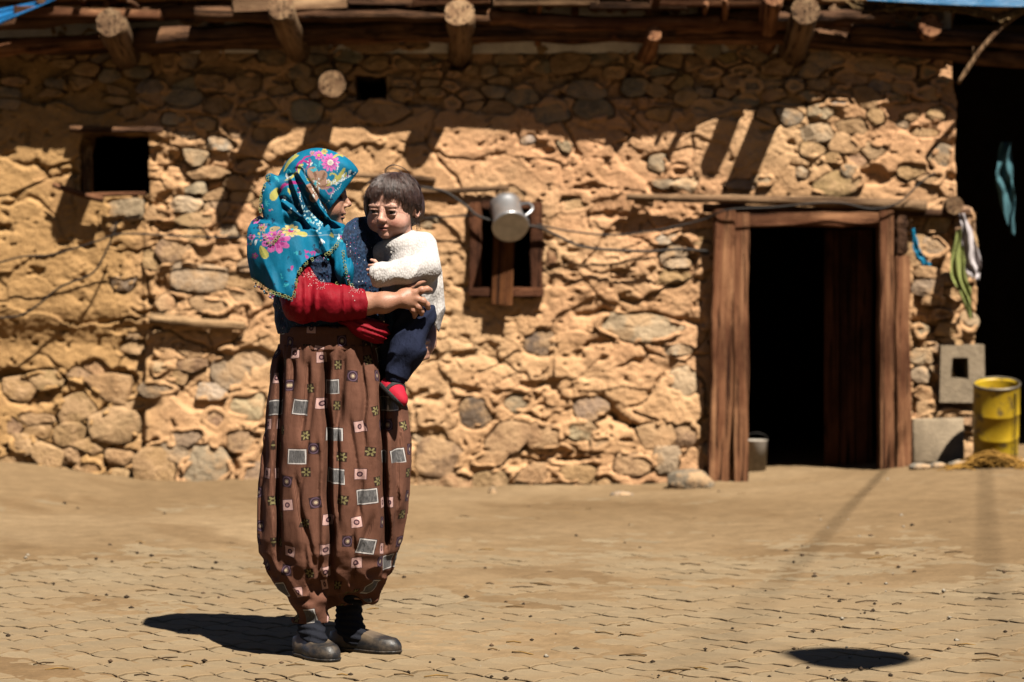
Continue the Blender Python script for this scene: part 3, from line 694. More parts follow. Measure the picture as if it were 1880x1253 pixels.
PLT = [((-160, 108), (330, 62), -0.12, .055), ((250, 72), (760, 50), -0.22, .060), ((690, 58), (1240, 60), -0.20, .055), ((1120, 62), (1560, 40), -0.20, .055),
       ((-160, 62), (420, 22), -0.20, .05), ((360, 30), (900, 34), -0.30, .045), ((860, 30), (1320, 40), -0.27, .05), ((1280, 28), (1640, 30), -0.22, .045),
       ((-100, 90), (700, 66), -0.10, .05), ((600, 66), (1500, 72), -0.12, .05), ((1440, 66), (2150, 125), -0.05, .06), ((1560, 60), (2150, 85), -0.12, .05)]
for q, (a, b, dy, r) in enumerate(PLT):
    log('plate_log', W(a[0], a[1], YW + dy), W(b[0], b[1], YW + dy), r, r * 0.85, W_DARK if q % 3 else W_OLD, roof, 0.03, 12, 12, 80 + q, 0.07)
# boards along the very edge
for q, (a, b, py, h) in enumerate([(30, 300, 26, 16), (430, 640, 12, 22), (640, 760, 4, 14), (745, 900, 8, 10), (905, 1100, 6, 16), (1080, 1260, 14, 12), (1190, 1410, 8, 14)]):
    V, F = box((-0.5, -0.06, -0.5 * h / 322), (0.5, 0.10, 0.5 * h / 322), 0.008)
    L = (b - a) / 322; p = W((a + b) / 2, py, YW - 0.31)
    V, F = box((-0.055, -0.5 * h / 322, -L / 2), (0.055, 0.5 * h / 322, L / 2), 0.006, 0.004)
    mesh('board', V, F, (W_OLD, W_GREY, W_DARK)[q % 3], roof, Matrix.Translation(p) @ Matrix.Rotation(random.uniform(-.03, .03), 4, 'Y') @ Matrix.Rotation(math.radians(90), 4, 'Y') @ Matrix.Rotation(math.radians(90), 4, 'Z'))
rb = random.Random(77)
for q in range(64):                                       # brush poles across the plates
    x = -3.7 + q * 0.115 + rb.uniform(-.05, .05); z = 2.79 + rb.uniform(-.02, .03); y1 = -0.27 + rb.choice((-.16, -.08, 0, 0.03, .06, .1))
    if x > wx(1500): y1 = -0.15 + rb.uniform(-.05, .04); z -= 0.02
    if x > wx(1700): break
    log('brush_pole', (x, YW + 0.15, z - 0.02), (x + rb.uniform(-.12, .12), YW + y1, z + 0.03), rb.uniform(.016, .034), rb.uniform(.012, .028), rb.choice((W_DARK, W_OLD, W_GREY)), roof, 0.015, 8, 4, 200 + q)
# flat slabs bedded on the edge
for q in range(26):
    x = -3.5 + q * 0.215 + rb.uniform(-.05, .05); L = rb.uniform(.09, .17); D = rb.uniform(.10, .2)
    if wx(1500) < x: break
    n = 9; V = []; F = []; z0 = 2.855 + rb.uniform(-.01, .015); th = rb.uniform(.02, .04)
    rad_ = [rb.uniform(0.8, 1.1) for _ in range(n)]
    for z, k in ((z0, 0.96), (z0 + th * 0.5, 1.0), (z0 + th, 0.93)):
        for i in range(n):
            t = 2 * math.pi * i / n; V.append((x + L * k * rad_[i] * math.cos(t), YW - 0.24 + D * 0.6 * k * rad_[i] * math.sin(t), z + 0.01 * math.cos(t + q)))
    for k in range(2):
        for i in range(n): F.append((k * n + i, k * n + (i + 1) % n, (k + 1) * n + (i + 1) % n, (k + 1) * n + i))
    F += [tuple(range(n - 1, -1, -1)), tuple(2 * n + i for i in range(n))]
    mesh('slab', V, F, STONE, roof, cols=np.tile(np.array(T[rb.choice(['tan', 'pale', 'ochre'])], np.float32), (len(V), 1)), smooth=False)
# earth roof with an uneven front edge
ex = np.arange(-4.2, 5.2, 0.05); ey = np.concatenate([np.arange(-0.26, 0.2, 0.05), np.arange(0.3, 4.4, 0.35)])
EX, EY = np.meshgrid(ex, ey, indexing='ij')
front = 0.5 * sm(wx(1480), wx(1540), EX); EYw = YW + np.where(EY < 0.2, EY * (1 - front) + 0.08 * fbm(EX * 3, EY * 0, 5, 3) * (EY < 0) , EY)
top = 2.93 + 0.03 * fbm(EX * 2, EYw * 2, 6, 3) - 0.05 * (EY <= -0.25)
bot = 2.83 + 0.02 * fbm(EX * 4, EYw * 4, 8, 3)
a_, b_ = EX.shape; I = np.arange(a_ * b_).reshape(a_, b_); N_ = a_ * b_
V = np.concatenate([np.stack([EX.ravel(), EYw.ravel(), top.ravel()], 1), np.stack([EX.ravel(), EYw.ravel(), bot.ravel()], 1)])
q4 = np.stack([I[:-1, :-1].ravel(), I[1:, :-1].ravel(), I[1:, 1:].ravel(), I[:-1, 1:].ravel()], 1)
sk = np.stack([I[:-1, 0], I[:-1, 0] + N_, I[1:, 0] + N_, I[1:, 0]], 1)
mesh('earth', V, np.concatenate([q4, q4[:, ::-1] + N_, sk]), MUD, roof, cols=np.tile(np.array((0.42, 0.27, 0.14), np.float32), (len(V), 1)))
# rubble packed between wall head and roof, and the side and back walls of the house
mb = MB()
mb.add(*box((X0, YW + 0.02, 2.55), (wx(1745), YW + 0.5, 2.86)))
mb.build('wall_head', MUD, house, smooth=False)
# open shed on the right: back wall, far side, its own roof beams above
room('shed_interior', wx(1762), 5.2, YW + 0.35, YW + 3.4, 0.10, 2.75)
# ---------------------------------------------------------------- implicit modelling of bodies and cloth
def Q(px, py, dy=0.0): return np.array(W(px, py, YP + dy))
M1 = 1.0 / 584.0
class Fld:
    def __init__(s, a, b, h):
        a = np.minimum(a, b) if False else np.array(a, float); b = np.array(b, float)
        s.lo = np.minimum(a, b); s.h = h; s.n = np.ceil(np.abs(b - a) / h).astype(int) + 1
        s.ax = [s.lo[i] + h * np.arange(s.n[i]) for i in range(3)]
        s.d = np.full(s.n, 0.5, np.float32)
    def blk(s, lo, hi):
        sl = []
        for i in range(3):
            a = max(0, int((lo[i] - s.lo[i]) / s.h)); b = min(s.n[i], int((hi[i] - s.lo[i]) / s.h) + 2); sl.append(slice(a, max(a, b)))
        X = s.ax[0][sl[0]][:, None, None].astype(np.float32); Y = s.ax[1][sl[1]][None, :, None].astype(np.float32); Z = s.ax[2][sl[2]][None, None, :].astype(np.float32)
        return tuple(sl), X, Y, Z
    def grid(s): return s.blk(s.lo, s.lo + s.h * (s.n + 1))[1:]
    def put(s, fn, lo, hi, k=0.0, sub=False):
        m = 0.03 + k; sl, X, Y, Z = s.blk(np.asarray(lo) - m, np.asarray(hi) + m)
        if any(q.stop <= q.start for q in sl): return s
        v = fn(X, Y, Z).astype(np.float32); A = s.d[sl]
        if sub: A, v = -A, v
        if k > 0:
            h = np.clip(k - np.abs(A - v), 0, None) / k; r = np.minimum(A, v) - h * h * k * 0.25
        else: r = np.minimum(A, v)
        s.d[sl] = -r if sub else r
        return s
    def cap(s, a, b, ra, rb=None, k=0.02, sub=False):
        rb = ra if rb is None else rb; a = np.asarray(a, float); b = np.asarray(b, float); ba = b - a; L = max(float(ba @ ba), 1e-9)
        def fn(X, Y, Z):
            t = np.clip(((X - a[0]) * ba[0] + (Y - a[1]) * ba[1] + (Z - a[2]) * ba[2]) / L, 0, 1)
            return np.sqrt((X - a[0] - t * ba[0]) ** 2 + (Y - a[1] - t * ba[1]) ** 2 + (Z - a[2] - t * ba[2]) ** 2) - (ra + (rb - ra) * t)
        R = max(ra, rb); return s.put(fn, np.minimum(a, b) - R, np.maximum(a, b) + R, k, sub)
    def chain(s, pts, rad, k=0.012):
        for i in range(len(pts) - 1): s.cap(pts[i], pts[i + 1], rad[i], rad[i + 1], k)
        return s
    def ell(s, c, r, R=None, k=0.02, sub=False):
        c = np.asarray(c, float); r = np.asarray(r, float); A = np.eye(3) if R is None else np.asarray(R, float)   # rows = local axes
        def fn(X, Y, Z):
            x, y, z = X - c[0], Y - c[1], Z - c[2]
            u = [(A[i, 0] * x + A[i, 1] * y + A[i, 2] * z) for i in range(3)]
            k0 = np.sqrt(sum((u[i] / r[i]) ** 2 for i in range(3))); k1 = np.sqrt(sum((u[i] / r[i] ** 2) ** 2 for i in range(3)))
            return k0 * (k0 - 1) / np.maximum(k1, 1e-6)
        m = float(r.max()); return s.put(fn, c - m, c + m, k, sub)
    def prism(s, poly, keep=True):                        # keep/cut by a closed outline seen from the yard
        X, Y, Z = s.grid(); f = FPX / Y
        d = poly_sd(CXP + X * f, HZP - (Z - CAMH) * f, poly) * M1
        s.d = np.maximum(s.d, d if keep else -d).astype(np.float32); return s
    def disp(s, fn, lo=-0.03, hi=0.03):                    # push the surface by fn, worked out only near it
        I = np.nonzero((s.d > lo) & (s.d < hi)); X, Y, Z = (s.ax[i][I[i]].astype(np.float32) for i in range(3)); f = FPX / Y
        s.d[I] += fn(X, Y, Z, CXP + X * f, HZP - (Z - CAMH) * f).astype(np.float32); return s
    def copy(s):
        o = object.__new__(Fld); o.__dict__.update(s.__dict__); o.d = s.d.copy(); return o
    def mesh(s):
        d = s.d.copy(); d[0] = d[-1] = 0.05; d[:, 0] = d[:, -1] = 0.05; d[:, :, 0] = d[:, :, -1] = 0.05
        return surface(d, s.lo, s.h)
def poly_sd(x, y, P):                                     # signed distance to a polygon, negative inside
    P = np.asarray(P, np.float32); d = np.full(np.broadcast(x, y).shape, 1e9, np.float32); ins = np.zeros(d.shape, bool)
    for i in range(len(P)):
        a = P[i]; b = P[(i + 1) % len(P)]; e = b - a; wx_, wy_ = x - a[0], y - a[1]
        t = np.clip((wx_ * e[0] + wy_ * e[1]) / (e @ e), 0, 1); d = np.minimum(d, (wx_ - e[0] * t) ** 2 + (wy_ - e[1] * t) ** 2)
        if a[1] != b[1]: ins ^= ((a[1] > y) != (b[1] > y)) & (x < (b[0] - a[0]) * (y - a[1]) / (b[1] - a[1]) + a[0])
    d = np.sqrt(d); return np.where(ins, -d, d)
def surface(d, lo, h):                                    # naive surface nets
    s = d < 0; nx, ny, nz = d.shape
    cnt = np.zeros((nx - 1, ny - 1, nz - 1), np.int8)
    for a in (0, 1):
        for b in (0, 1):
            for c in (0, 1): cnt += s[a:nx - 1 + a, b:ny - 1 + b, c:nz - 1 + c]
    act = (cnt > 0) & (cnt < 8); I = np.argwhere(act); idx = -np.ones(act.shape, np.int32); idx[act] = np.arange(len(I))
    acc = np.zeros((len(I), 3)); w = np.zeros(len(I))
    g = lambda o: d[I[:, 0] + o[0], I[:, 1] + o[1], I[:, 2] + o[2]]
    C = [(a, b, c) for a in (0, 1) for b in (0, 1) for c in (0, 1)]
    val = {c: g(c) for c in C}
    for a in C:
        for q in range(3):
            if a[q]: continue
            b = list(a); b[q] = 1; b = tuple(b); va, vb = val[a], val[b]; m = (va < 0) != (vb < 0)
            t = np.where(m, va / np.where(m, va - vb, 1), 0)
            p = np.array(a, float) + t[:, None] * (np.array(b) - np.array(a)); acc += p * m[:, None]; w += m
    V = lo + h * (I + acc / w[:, None])
    F = []
    for q in range(3):
        u, v = (q + 1) % 3, (q + 2) % 3
        sl0 = [slice(None)] * 3; sl1 = [slice(None)] * 3; sl0[q] = slice(0, -1); sl1[q] = slice(1, None)
        for k in (u, v): sl0[k] = slice(1, -1); sl1[k] = slice(1, -1)
        a, b = s[tuple(sl0)], s[tuple(sl1)]; E = np.argwhere(a != b)
        flip = a[a != b]; off = np.zeros(3, int); off[u] = 1; off[v] = 1; E = E + off
        def ci(du, dv):
            c = E.copy(); c[:, u] += du; c[:, v] += dv; return idx[c[:, 0], c[:, 1], c[:, 2]]
        quad = np.stack([ci(-1, -1), ci(0, -1), ci(0, 0), ci(-1, 0)], 1)
        quad[~flip] = quad[~flip][:, ::-1]; F.append(quad)
    F = np.concatenate(F); F = F[(F >= 0).all(1)]
    return V, F
def front_y(f, px, py):                                   # where a line of sight first meets the surface
    ys = f.ax[1]
    for y in ys:
        p = W(px, py, y); i = [int(round((p[k] - f.lo[k]) / f.h)) for k in range(3)]
        if all(0 <= i[k] < f.n[k] for k in range(3)) and f.d[i[0], i[1], i[2]] < 0: return p
    return None
def vpx(V):
    V = np.asarray(V); f = FPX / V[:, 1]; return CXP + V[:, 0] * f, HZP - (V[:, 2] - CAMH) * f
def rows(*v): return np.array([np.array(a, float) / np.linalg.norm(a) for a in v])
def rot2(deg):                                            # tilt in the picture plane (about the line of sight)
    t = math.radians(deg); return np.array([[math.cos(t), 0, math.sin(t)], [0, 1, 0], [-math.sin(t), 0, math.cos(t)]])

# ---------------------------------------------------------------- cloth, skin, hair materials
def m_cloth(name, c=None, rough=0.85, weave=900, bump=0.0012, fuzz=0.3, attr=False, wr=14, wb=0.006):
    m = Mat(name, rough, 0.15); m.b.inputs['Sheen Weight'].default_value = 0.0
    base = m.attr() if attr else (*c, 1)
    v = m.ramp(m.noise(26, 5, 0.6), [(0.3, 0.80), (0.7, 1.12)])
    m.col(m.mix(1.0, base, v, 'MULTIPLY'))
    p = m.bump(m.noise(wr, 4, 0.55, m.co((1, 1, 0.45))), wb); m.bump(m.noise(weave, 2, 0.5), bump, prev=p)
    return m.m
def m_skin(name):
    m = Mat(name, 0.48, 0.4); m.b.inputs['Subsurface Weight'].default_value = 0.12
    m.b.inputs['Subsurface Radius'].default_value = (0.012, 0.005, 0.003); m.b.inputs['Subsurface Scale'].default_value = 0.5
    m.col(m.mix(1.0, m.attr(), m.ramp(m.noise(60, 4, 0.6), [(0.3, (0.90, 0.86, 0.85)), (0.7, (1.07, 1.07, 1.07))]), 'MULTIPLY'))
    p = m.bump(m.noise(200, 3, 0.6), 0.0005); m.bump(m.noise(70, 4, 0.65), 0.0010, prev=p)
    return m.m
SKIN = m_skin('skin')
def m_hair(name, c1, c2):
    m = Mat(name, 0.36, 0.8)
    m.col(m.ramp(m.noise(1, 4, 0.6, m.co((160, 160, 22))), [(0.3, c1), (0.75, c2)])); m.bump(m.noise(1, 3, 0.6, m.co((240, 240, 18))), 0.003)
    return m.m
HAIR = m_hair('dark_brown_hair', (0.02, 0.010, 0.008), (0.15, 0.075, 0.055))  # lighter strand tone raised to paint in the sheen
def m_print():                                            # brown cloth printed with squares, discs and stars
    m = Mat('printed_brown_cotton', 0.85, 0.12)
    sp = m.n('ShaderNodeSeparateXYZ', {'Vector': m.tc.outputs['UV']}); u, v = sp.outputs[0], sp.outputs[1]
    CU, CV = 0.076, 0.072
    v1 = m.math('DIVIDE', v, CV); iy = m.math('FLOOR', v1)
    u1 = m.math('ADD', m.math('DIVIDE', u, CU), m.math('MULTIPLY', m.math('FLOORED_MODULO', iy, 2.0), 0.5)); ix = m.math('FLOOR', u1)
    idv = m.n('ShaderNodeCombineXYZ', {'X': ix, 'Y': iy}).outputs[0]
    wn_ = m.n('ShaderNodeTexWhiteNoise', {'Vector': idv}, noise_dimensions='2D'); rc = m.n('ShaderNodeSeparateColor', {'Color': wn_.outputs['Color']})
    lx = m.math('MULTIPLY', m.math('ADD', m.math('SUBTRACT', m.math('SUBTRACT', u1, ix), 0.5), m.math('MULTIPLY', m.math('SUBTRACT', rc.outputs[0], 0.5), 0.55)), CU)
    ly = m.math('MULTIPLY', m.math('ADD', m.math('SUBTRACT', m.math('SUBTRACT', v1, iy), 0.5), m.math('MULTIPLY', m.math('SUBTRACT', rc.outputs[1], 0.5), 0.55)), CV)
    an = m.math('MULTIPLY', m.math('SUBTRACT', rc.outputs[2], 0.5), 0.35); ca, sa = m.math('COSINE', an), m.math('SINE', an)
    x = m.math('SUBTRACT', m.math('MULTIPLY', lx, ca), m.math('MULTIPLY', ly, sa)); y = m.math('ADD', m.math('MULTIPLY', lx, sa), m.math('MULTIPLY', ly, ca))
    ax_, ay_ = m.math('ABSOLUTE', x), m.math('ABSOLUTE', y)
    typ = m.math('FLOORED_MODULO', m.math('ADD', m.math('ADD', ix, m.math('MULTIPLY', iy, 2.0)), m.math('FLOOR', m.math('MULTIPLY', wn_.outputs['Value'], 1.7))), 4.0)
    is_ = lambda k: m.math('COMPARE', typ, float(k), 0.4)
    inr = lambda a, b: m.math('MULTIPLY', m.math('LESS_THAN', ax_, a), m.math('LESS_THAN', ay_, b))
    A = lambda *q: q[0] if len(q) == 1 else m.math('MULTIPLY', q[0], A(*q[1:]))
    r = m.math('SQRT', m.math('ADD', m.math('MULTIPLY', x, x), m.math('MULTIPLY', y, y)))
    lt = lambda a, b: m.math('LESS_THAN', a, b)
    gr = m.math('SINE', m.math('MULTIPLY', u, 2200.0)); gv = m.math('SINE', m.math('MULTIPLY', v, 1700.0))
    weave = m.ramp(m.math('MULTIPLY', m.math('ADD', gr, gv), 0.25), [(0.0, (0.17, 0.074, 0.048)), (0.5, (0.33, 0.16, 0.108))])
    c = weave
    c = m.mix(A(is_(0), inr(0.0285, 0.0245)), c, (0.035, 0.02, 0.025)); c = m.mix(A(is_(0), inr(0.0268, 0.0228)), c, (0.74, 0.70, 0.68))
    hatch = m.ramp(m.noise(1.0, 3, 0.7, m.n('ShaderNodeMapping', {'Vector': m.tc.outputs['UV'], 'Scale': (500, 60, 1)}).outputs[0]), [(0.3, (0.05, 0.05, 0.055)), (0.75, (0.34, 0.33, 0.33))])
    c = m.mix(A(is_(0), inr(0.0232, 0.0192)), c, hatch)
    c = m.mix(A(is_(1), inr(0.0185, 0.0175)), c, (0.08, 0.035, 0.04)); c = m.mix(A(is_(1), inr(0.0168, 0.0158)), c, (0.78, 0.50, 0.46))
    c = m.mix(A(is_(1), lt(r, 0.0085)), c, (0.10, 0.045, 0.06)); c = m.mix(A(is_(1), lt(r, 0.0042)), c, (0.50, 0.30, 0.30))
    c = m.mix(A(is_(2), inr(0.0175, 0.0175)), c, (0.055, 0.03, 0.03)); c = m.mix(A(is_(2), lt(r, 0.0160)), c, (0.16, 0.10, 0.15)); c = m.mix(A(is_(2), lt(r, 0.0125)), c, (0.045, 0.025, 0.035))
    c = m.mix(A(is_(2), lt(r, 0.0085)), c, (0.22, 0.14, 0.13)); c = m.mix(A(is_(2), lt(r, 0.0045)), c, (0.62, 0.50, 0.34))
    th = m.math('ARCTAN2', y, x); pet = m.math('MULTIPLY', m.math('ADD', m.math('ABSOLUTE', m.math('COSINE', m.math('MULTIPLY', th, 3.0))), 0.25), 0.0115)
    c = m.mix(A(is_(3), inr(0.0145, 0.0145)), c, (0.05, 0.028, 0.02)); c = m.mix(A(is_(3), lt(r, pet)), c, (0.30, 0.26, 0.12)); c = m.mix(A(is_(3), lt(r, 0.004)), c, (0.05, 0.03, 0.02))
    c = m.mix(1.0, c, m.ramp(m.noise(9, 5, 0.6), [(0.3, (0.80, 0.78, 0.76)), (0.7, (1.12, 1.1, 1.08))]), 'MULTIPLY')
    m.col(c)
    p = m.bump(m.noise(20, 4, 0.55, m.co((1, 1, 0.35))), 0.008); m.bump(m.noise(700, 2, 0.5), 0.001, prev=p)
    return m.m
PRINT = m_print()
def m_vest():                                             # dark blue knit with sequins
    m = Mat('sequinned_navy_knit', 0.8, 0.3)
    vo = m.n('ShaderNodeTexVoronoi', {'Vector': m.tc.outputs['Object'], 'Scale': 190.0}); dist, cc = vo.outputs['Distance'], vo.outputs['Color']
    sc = m.n('ShaderNodeSeparateColor', {'Color': cc})
    kn = m.n('ShaderNodeTexVoronoi', {'Vector': m.co((1, 1, 0.55)), 'Scale': 150.0}).outputs['Distance']
    base = m.ramp(kn, [(0.15, (0.008, 0.016, 0.045)), (0.55, (0.014, 0.045, 0.11))])
    base = m.mix(m.ramp(m.noise(22, 3, 0.6), [(0.5, 0), (0.62, 0.6)]), base, (0.008, 0.008, 0.02))
    on = m.math('MULTIPLY', m.math('LESS_THAN', dist, 0.30), m.math('GREATER_THAN', sc.outputs[0], 0.86))
    zone = m.ramp(m.noise(16, 2, 0.5), [(0.45, 0.0), (0.55, 1.0)])
    seq = m.ramp(sc.outputs[1], [(0.0, (0.55, 0.04, 0.05)), (0.35, (0.75, 0.72, 0.75)), (0.7, (0.35, 0.15, 0.42))])
    seq.node.color_ramp.interpolation = 'CONSTANT'
    m.col(m.mix(m.math('MULTIPLY', on, zone), base, seq)); m.bump(kn, 0.004)
    return m.m
VEST = m_vest()
# ---------------------------------------------------------------- the woman
woman = thing('person', 'woman in turquoise floral headscarf and brown printed baggy trousers holding a toddler', 'person', (wx(610, YP), YP, 0))
LAT = np.array([0.77, 0.64, 0.0]); FRO = np.array([0.64, -0.77, 0.0]); YAW = rows(LAT, FRO, (0, 0, 1))
# --- upper body core (under the clothes)
def torso(f, g=0.0):
    f.ell(Q(600, 500, 0), (0.178 + g, 0.135 + g, 0.22 + g), YAW, 0.04); f.ell(Q(606, 590, 0), (0.165 + g, 0.148 + g, 0.15 + g), YAW, 0.05)
    f.ell(Q(530, 468, -0.09), (0.06 + g, 0.06 + g, 0.07 + g), None, 0.05); f.ell(Q(664, 452, 0.05), (0.066 + g, 0.07 + g, 0.075 + g), None, 0.04)
    f.cap(Q(575, 440, 0), Q(585, 395, 0), 0.062 + g, 0.055 + g, 0.04)
def rarm(f, g=0.0):
    f.chain([Q(532, 480, -0.11), Q(556, 553, -0.165), Q(610, 556, -0.19), Q(668, 558, -0.19)], [0.058 + g, 0.053 + g, 0.047 + g, 0.040 + g], 0.03)
Ulo, Uhi = Q(436, 670, -0.36), Q(735, 385, 0.26)
core = Fld(Ulo, Uhi, 0.0042); torso(core)
arm = Fld(Ulo, Uhi, 0.0042); rarm(arm)
def wrinkle(f, amp, fx, fy, fz, s):
    return f.disp(lambda X, Y, Z, px, py: -amp * (1 - 2.2 * np.abs(n3(X * fx + 0.6 * n3(X * 9, Y * 9, Z * 9, s + 1), Y * fy, Z * fz, s))))
# --- vest
f = core.copy(); f.d -= 0.008
f.ell(Q(655, 470, -0.01), (0.06, 0.07, 0.115), rot2(8), 0.03); f.ell(Q(668, 520, -0.04), (0.045, 0.05, 0.06), rot2(20), 0.03)
wrinkle(f, 0.0045, 22, 22, 30, 3)
f.prism([(629, 425), (637, 410), (652, 400), (676, 397), (742, 400), (742, 540), (712, 560), (700, 612), (600, 608), (505, 614), (440, 600), (470, 520), (520, 490), (560, 462), (600, 448), (622, 436)])
vest_f = f; V, F = f.mesh(); mesh('vest', V, F, VEST, woman)
f2 = Fld(Q(690, 640, -0.2), Q(735, 555, 0.02), 0.003); f2.cap(Q(716, 572, -0.115), Q(718, 604, -0.105), 0.016, 0.022, 0.01); f2.cap(Q(640, 600, -0.15), Q(632, 612, -0.15), 0.012, 0.012, 0.01); wrinkle(f2, 0.003, 60, 60, 30, 5)
V, F = f2.mesh(); mesh('vest_flap', V, F, VEST, woman)
# --- red blouse: sleeve and the hem that shows under the vest
RED = m_cloth('red_jersey', (0.33, 0.006, 0.018), 0.62, 700, 0.0008, 0.15, wr=24, wb=0.008)
f = arm.copy(); f.d -= 0.004
f.disp(lambda X, Y, Z, px, py: -0.0065 * (1 - 2 * np.abs(n3(px / 17 + 0.3, py / 55 - px / 60, Y * 8, 7))) * sm(676, 650, px) - 0.002 * n3(px / 8, py / 10, Y * 30, 8))
f.prism([(500, 440), (640, 440), (668, 524), (676, 556), (672, 588), (500, 600)])
sleeve_f = f; V, F = f.mesh(); sleeve = mesh('blouse_sleeve', V, F, RED, woman)
f2 = Fld(Q(600, 650, -0.26), Q(730, 560, 0.0), 0.0034)
f2.ell(Q(668, 600, -0.145), (0.062, 0.05, 0.036), rot2(-18), 0.02); f2.ell(Q(692, 608, -0.15), (0.034, 0.04, 0.034), None, 0.02); f2.cap(Q(640, 592, -0.14), Q(620, 598, -0.15), 0.02, 0.01, 0.02)
f2.disp(lambda X, Y, Z, px, py: -0.010 * (1 - 2.4 * np.abs(n3(px / 60, (py - px * 0.35) / 9, Y * 6, 9))))
V, F = f2.mesh(); mesh('blouse_hem', V, F, RED, woman)
f2 = Fld(Q(672, 530, -0.12), Q(708, 420, 0.1), 0.004); f2.cap(Q(690, 440, 0.03), Q(692, 515, -0.02), 0.022, 0.022, 0.01); V, F = f2.mesh(); mesh('blouse_shoulder', V, F, RED, woman)
# bead embroidery on the sleeve
BEAD = m_plain('white_beads', (0.85, 0.80, 0.76), 0.35, 0.5, 0.1)
mb = MB(); rb = random.Random(12)
OCT = [(1, 0, 0), (-1, 0, 0), (0, 1, 0), (0, -1, 0), (0, 0, 1), (0, 0, -1)]; OF = [(0, 2, 4), (2, 1, 4), (1, 3, 4), (3, 0, 4), (2, 0, 5), (1, 2, 5), (3, 1, 5), (0, 3, 5)]
def bead(px, py, r, fld=None, dy=0.0):
    p = front_y(fld or sleeve_f, px, py)
    if p is None: return
    mb.add([(p.x + r * a, p.y + r * b - 0.001, p.z + r * c) for a, b, c in OCT], OF)
for k in range(120):
    t = rb.random(); px = 548 + 118 * t; py = 494 + 34 * t + rb.gauss(0, 9) + 10 * math.sin(t * 9)
    bead(px, py, rb.choice((0.0013, 0.0016, 0.0021)))
for cx, cy, R0 in ((591, 523, 12), (655, 529, 9), (571, 505, 7)):
    for k in range(13):
        a = 2 * math.pi * k / 13
        for q in (0.45, 0.7, 1.0): bead(cx + R0 * q * math.cos(a), cy + R0 * q * math.sin(a), 0.0015)
mb.build('bead_embroidery', BEAD, sleeve)['kind'] = 'stuff'
# --- waistband and baggy trousers
def uvwrap(V, cx, cy, R=0.205):
    th = np.arctan2(V[:, 0] - cx, -(V[:, 1] - cy)); return np.stack([th * R + 5.0, V[:, 2] + 5.0], 1)
wc = Q(607, 640, 0)
f = Fld(Q(500, 660, -0.26), Q(725, 585, 0.24), 0.0045)
X, Y, Z = f.grid(); zt = HZP - (Z - CAMH) * FPX / YP
aw = 0.164 + 0.006 * sm(600, 640, zt); bw = 0.180
f.d = ((np.sqrt(((X - wc[0]) / aw) ** 2 + ((Y - wc[1]) / bw) ** 2) - 1) * bw + 0.003 * n3(X * 14, Y * 14, Z * 60, 4)).astype(np.float32)
f.d = np.maximum(f.d, np.maximum(zt - 642, 598 - zt) * M1).astype(np.float32)
V, F = f.mesh(); tz = None
# trousers profile: photo row -> left, right edge
RW = np.array([625, 640, 655, 680, 715, 750, 800, 850, 900, 950, 985, 1010, 1030, 1050, 1070, 1085, 1100])
XL = np.array([514, 511, 503, 497, 491, 487, 483, 479, 475, 471, 470, 478, 494, 506, 522, 545, 575])
XR = np.array([703, 706, 714, 726, 742, 750, 756, 757, 754, 747, 739, 731, 720, 706, 686, 662, 636])
DP = np.array([.172, .180, .184, .188, .193, .198, .205, .210, .213, .212, .208, .198, .180, .15, .12, .08, .03])
f = Fld(Q(455, 1165, -0.30), Q(770, 628, 0.27), 0.0046)
X, Y, Z = f.grid(); zt = HZP - (Z - CAMH) * FPX / YP
xl = (np.interp(zt, RW, XL) - CXP) * YP / FPX; xr = (np.interp(zt, RW, XR) - CXP) * YP / FPX; dp = np.interp(zt, RW, DP)
cx = (xl + xr) / 2; ha = (xr - xl) / 2
p = 2.25
el = (np.abs((X - cx) / ha) ** p + np.abs(Y - YP) ** p / dp ** p) ** (1 / p)
f.d = ((el - 1) * np.minimum(ha, dp)).astype(np.float32)
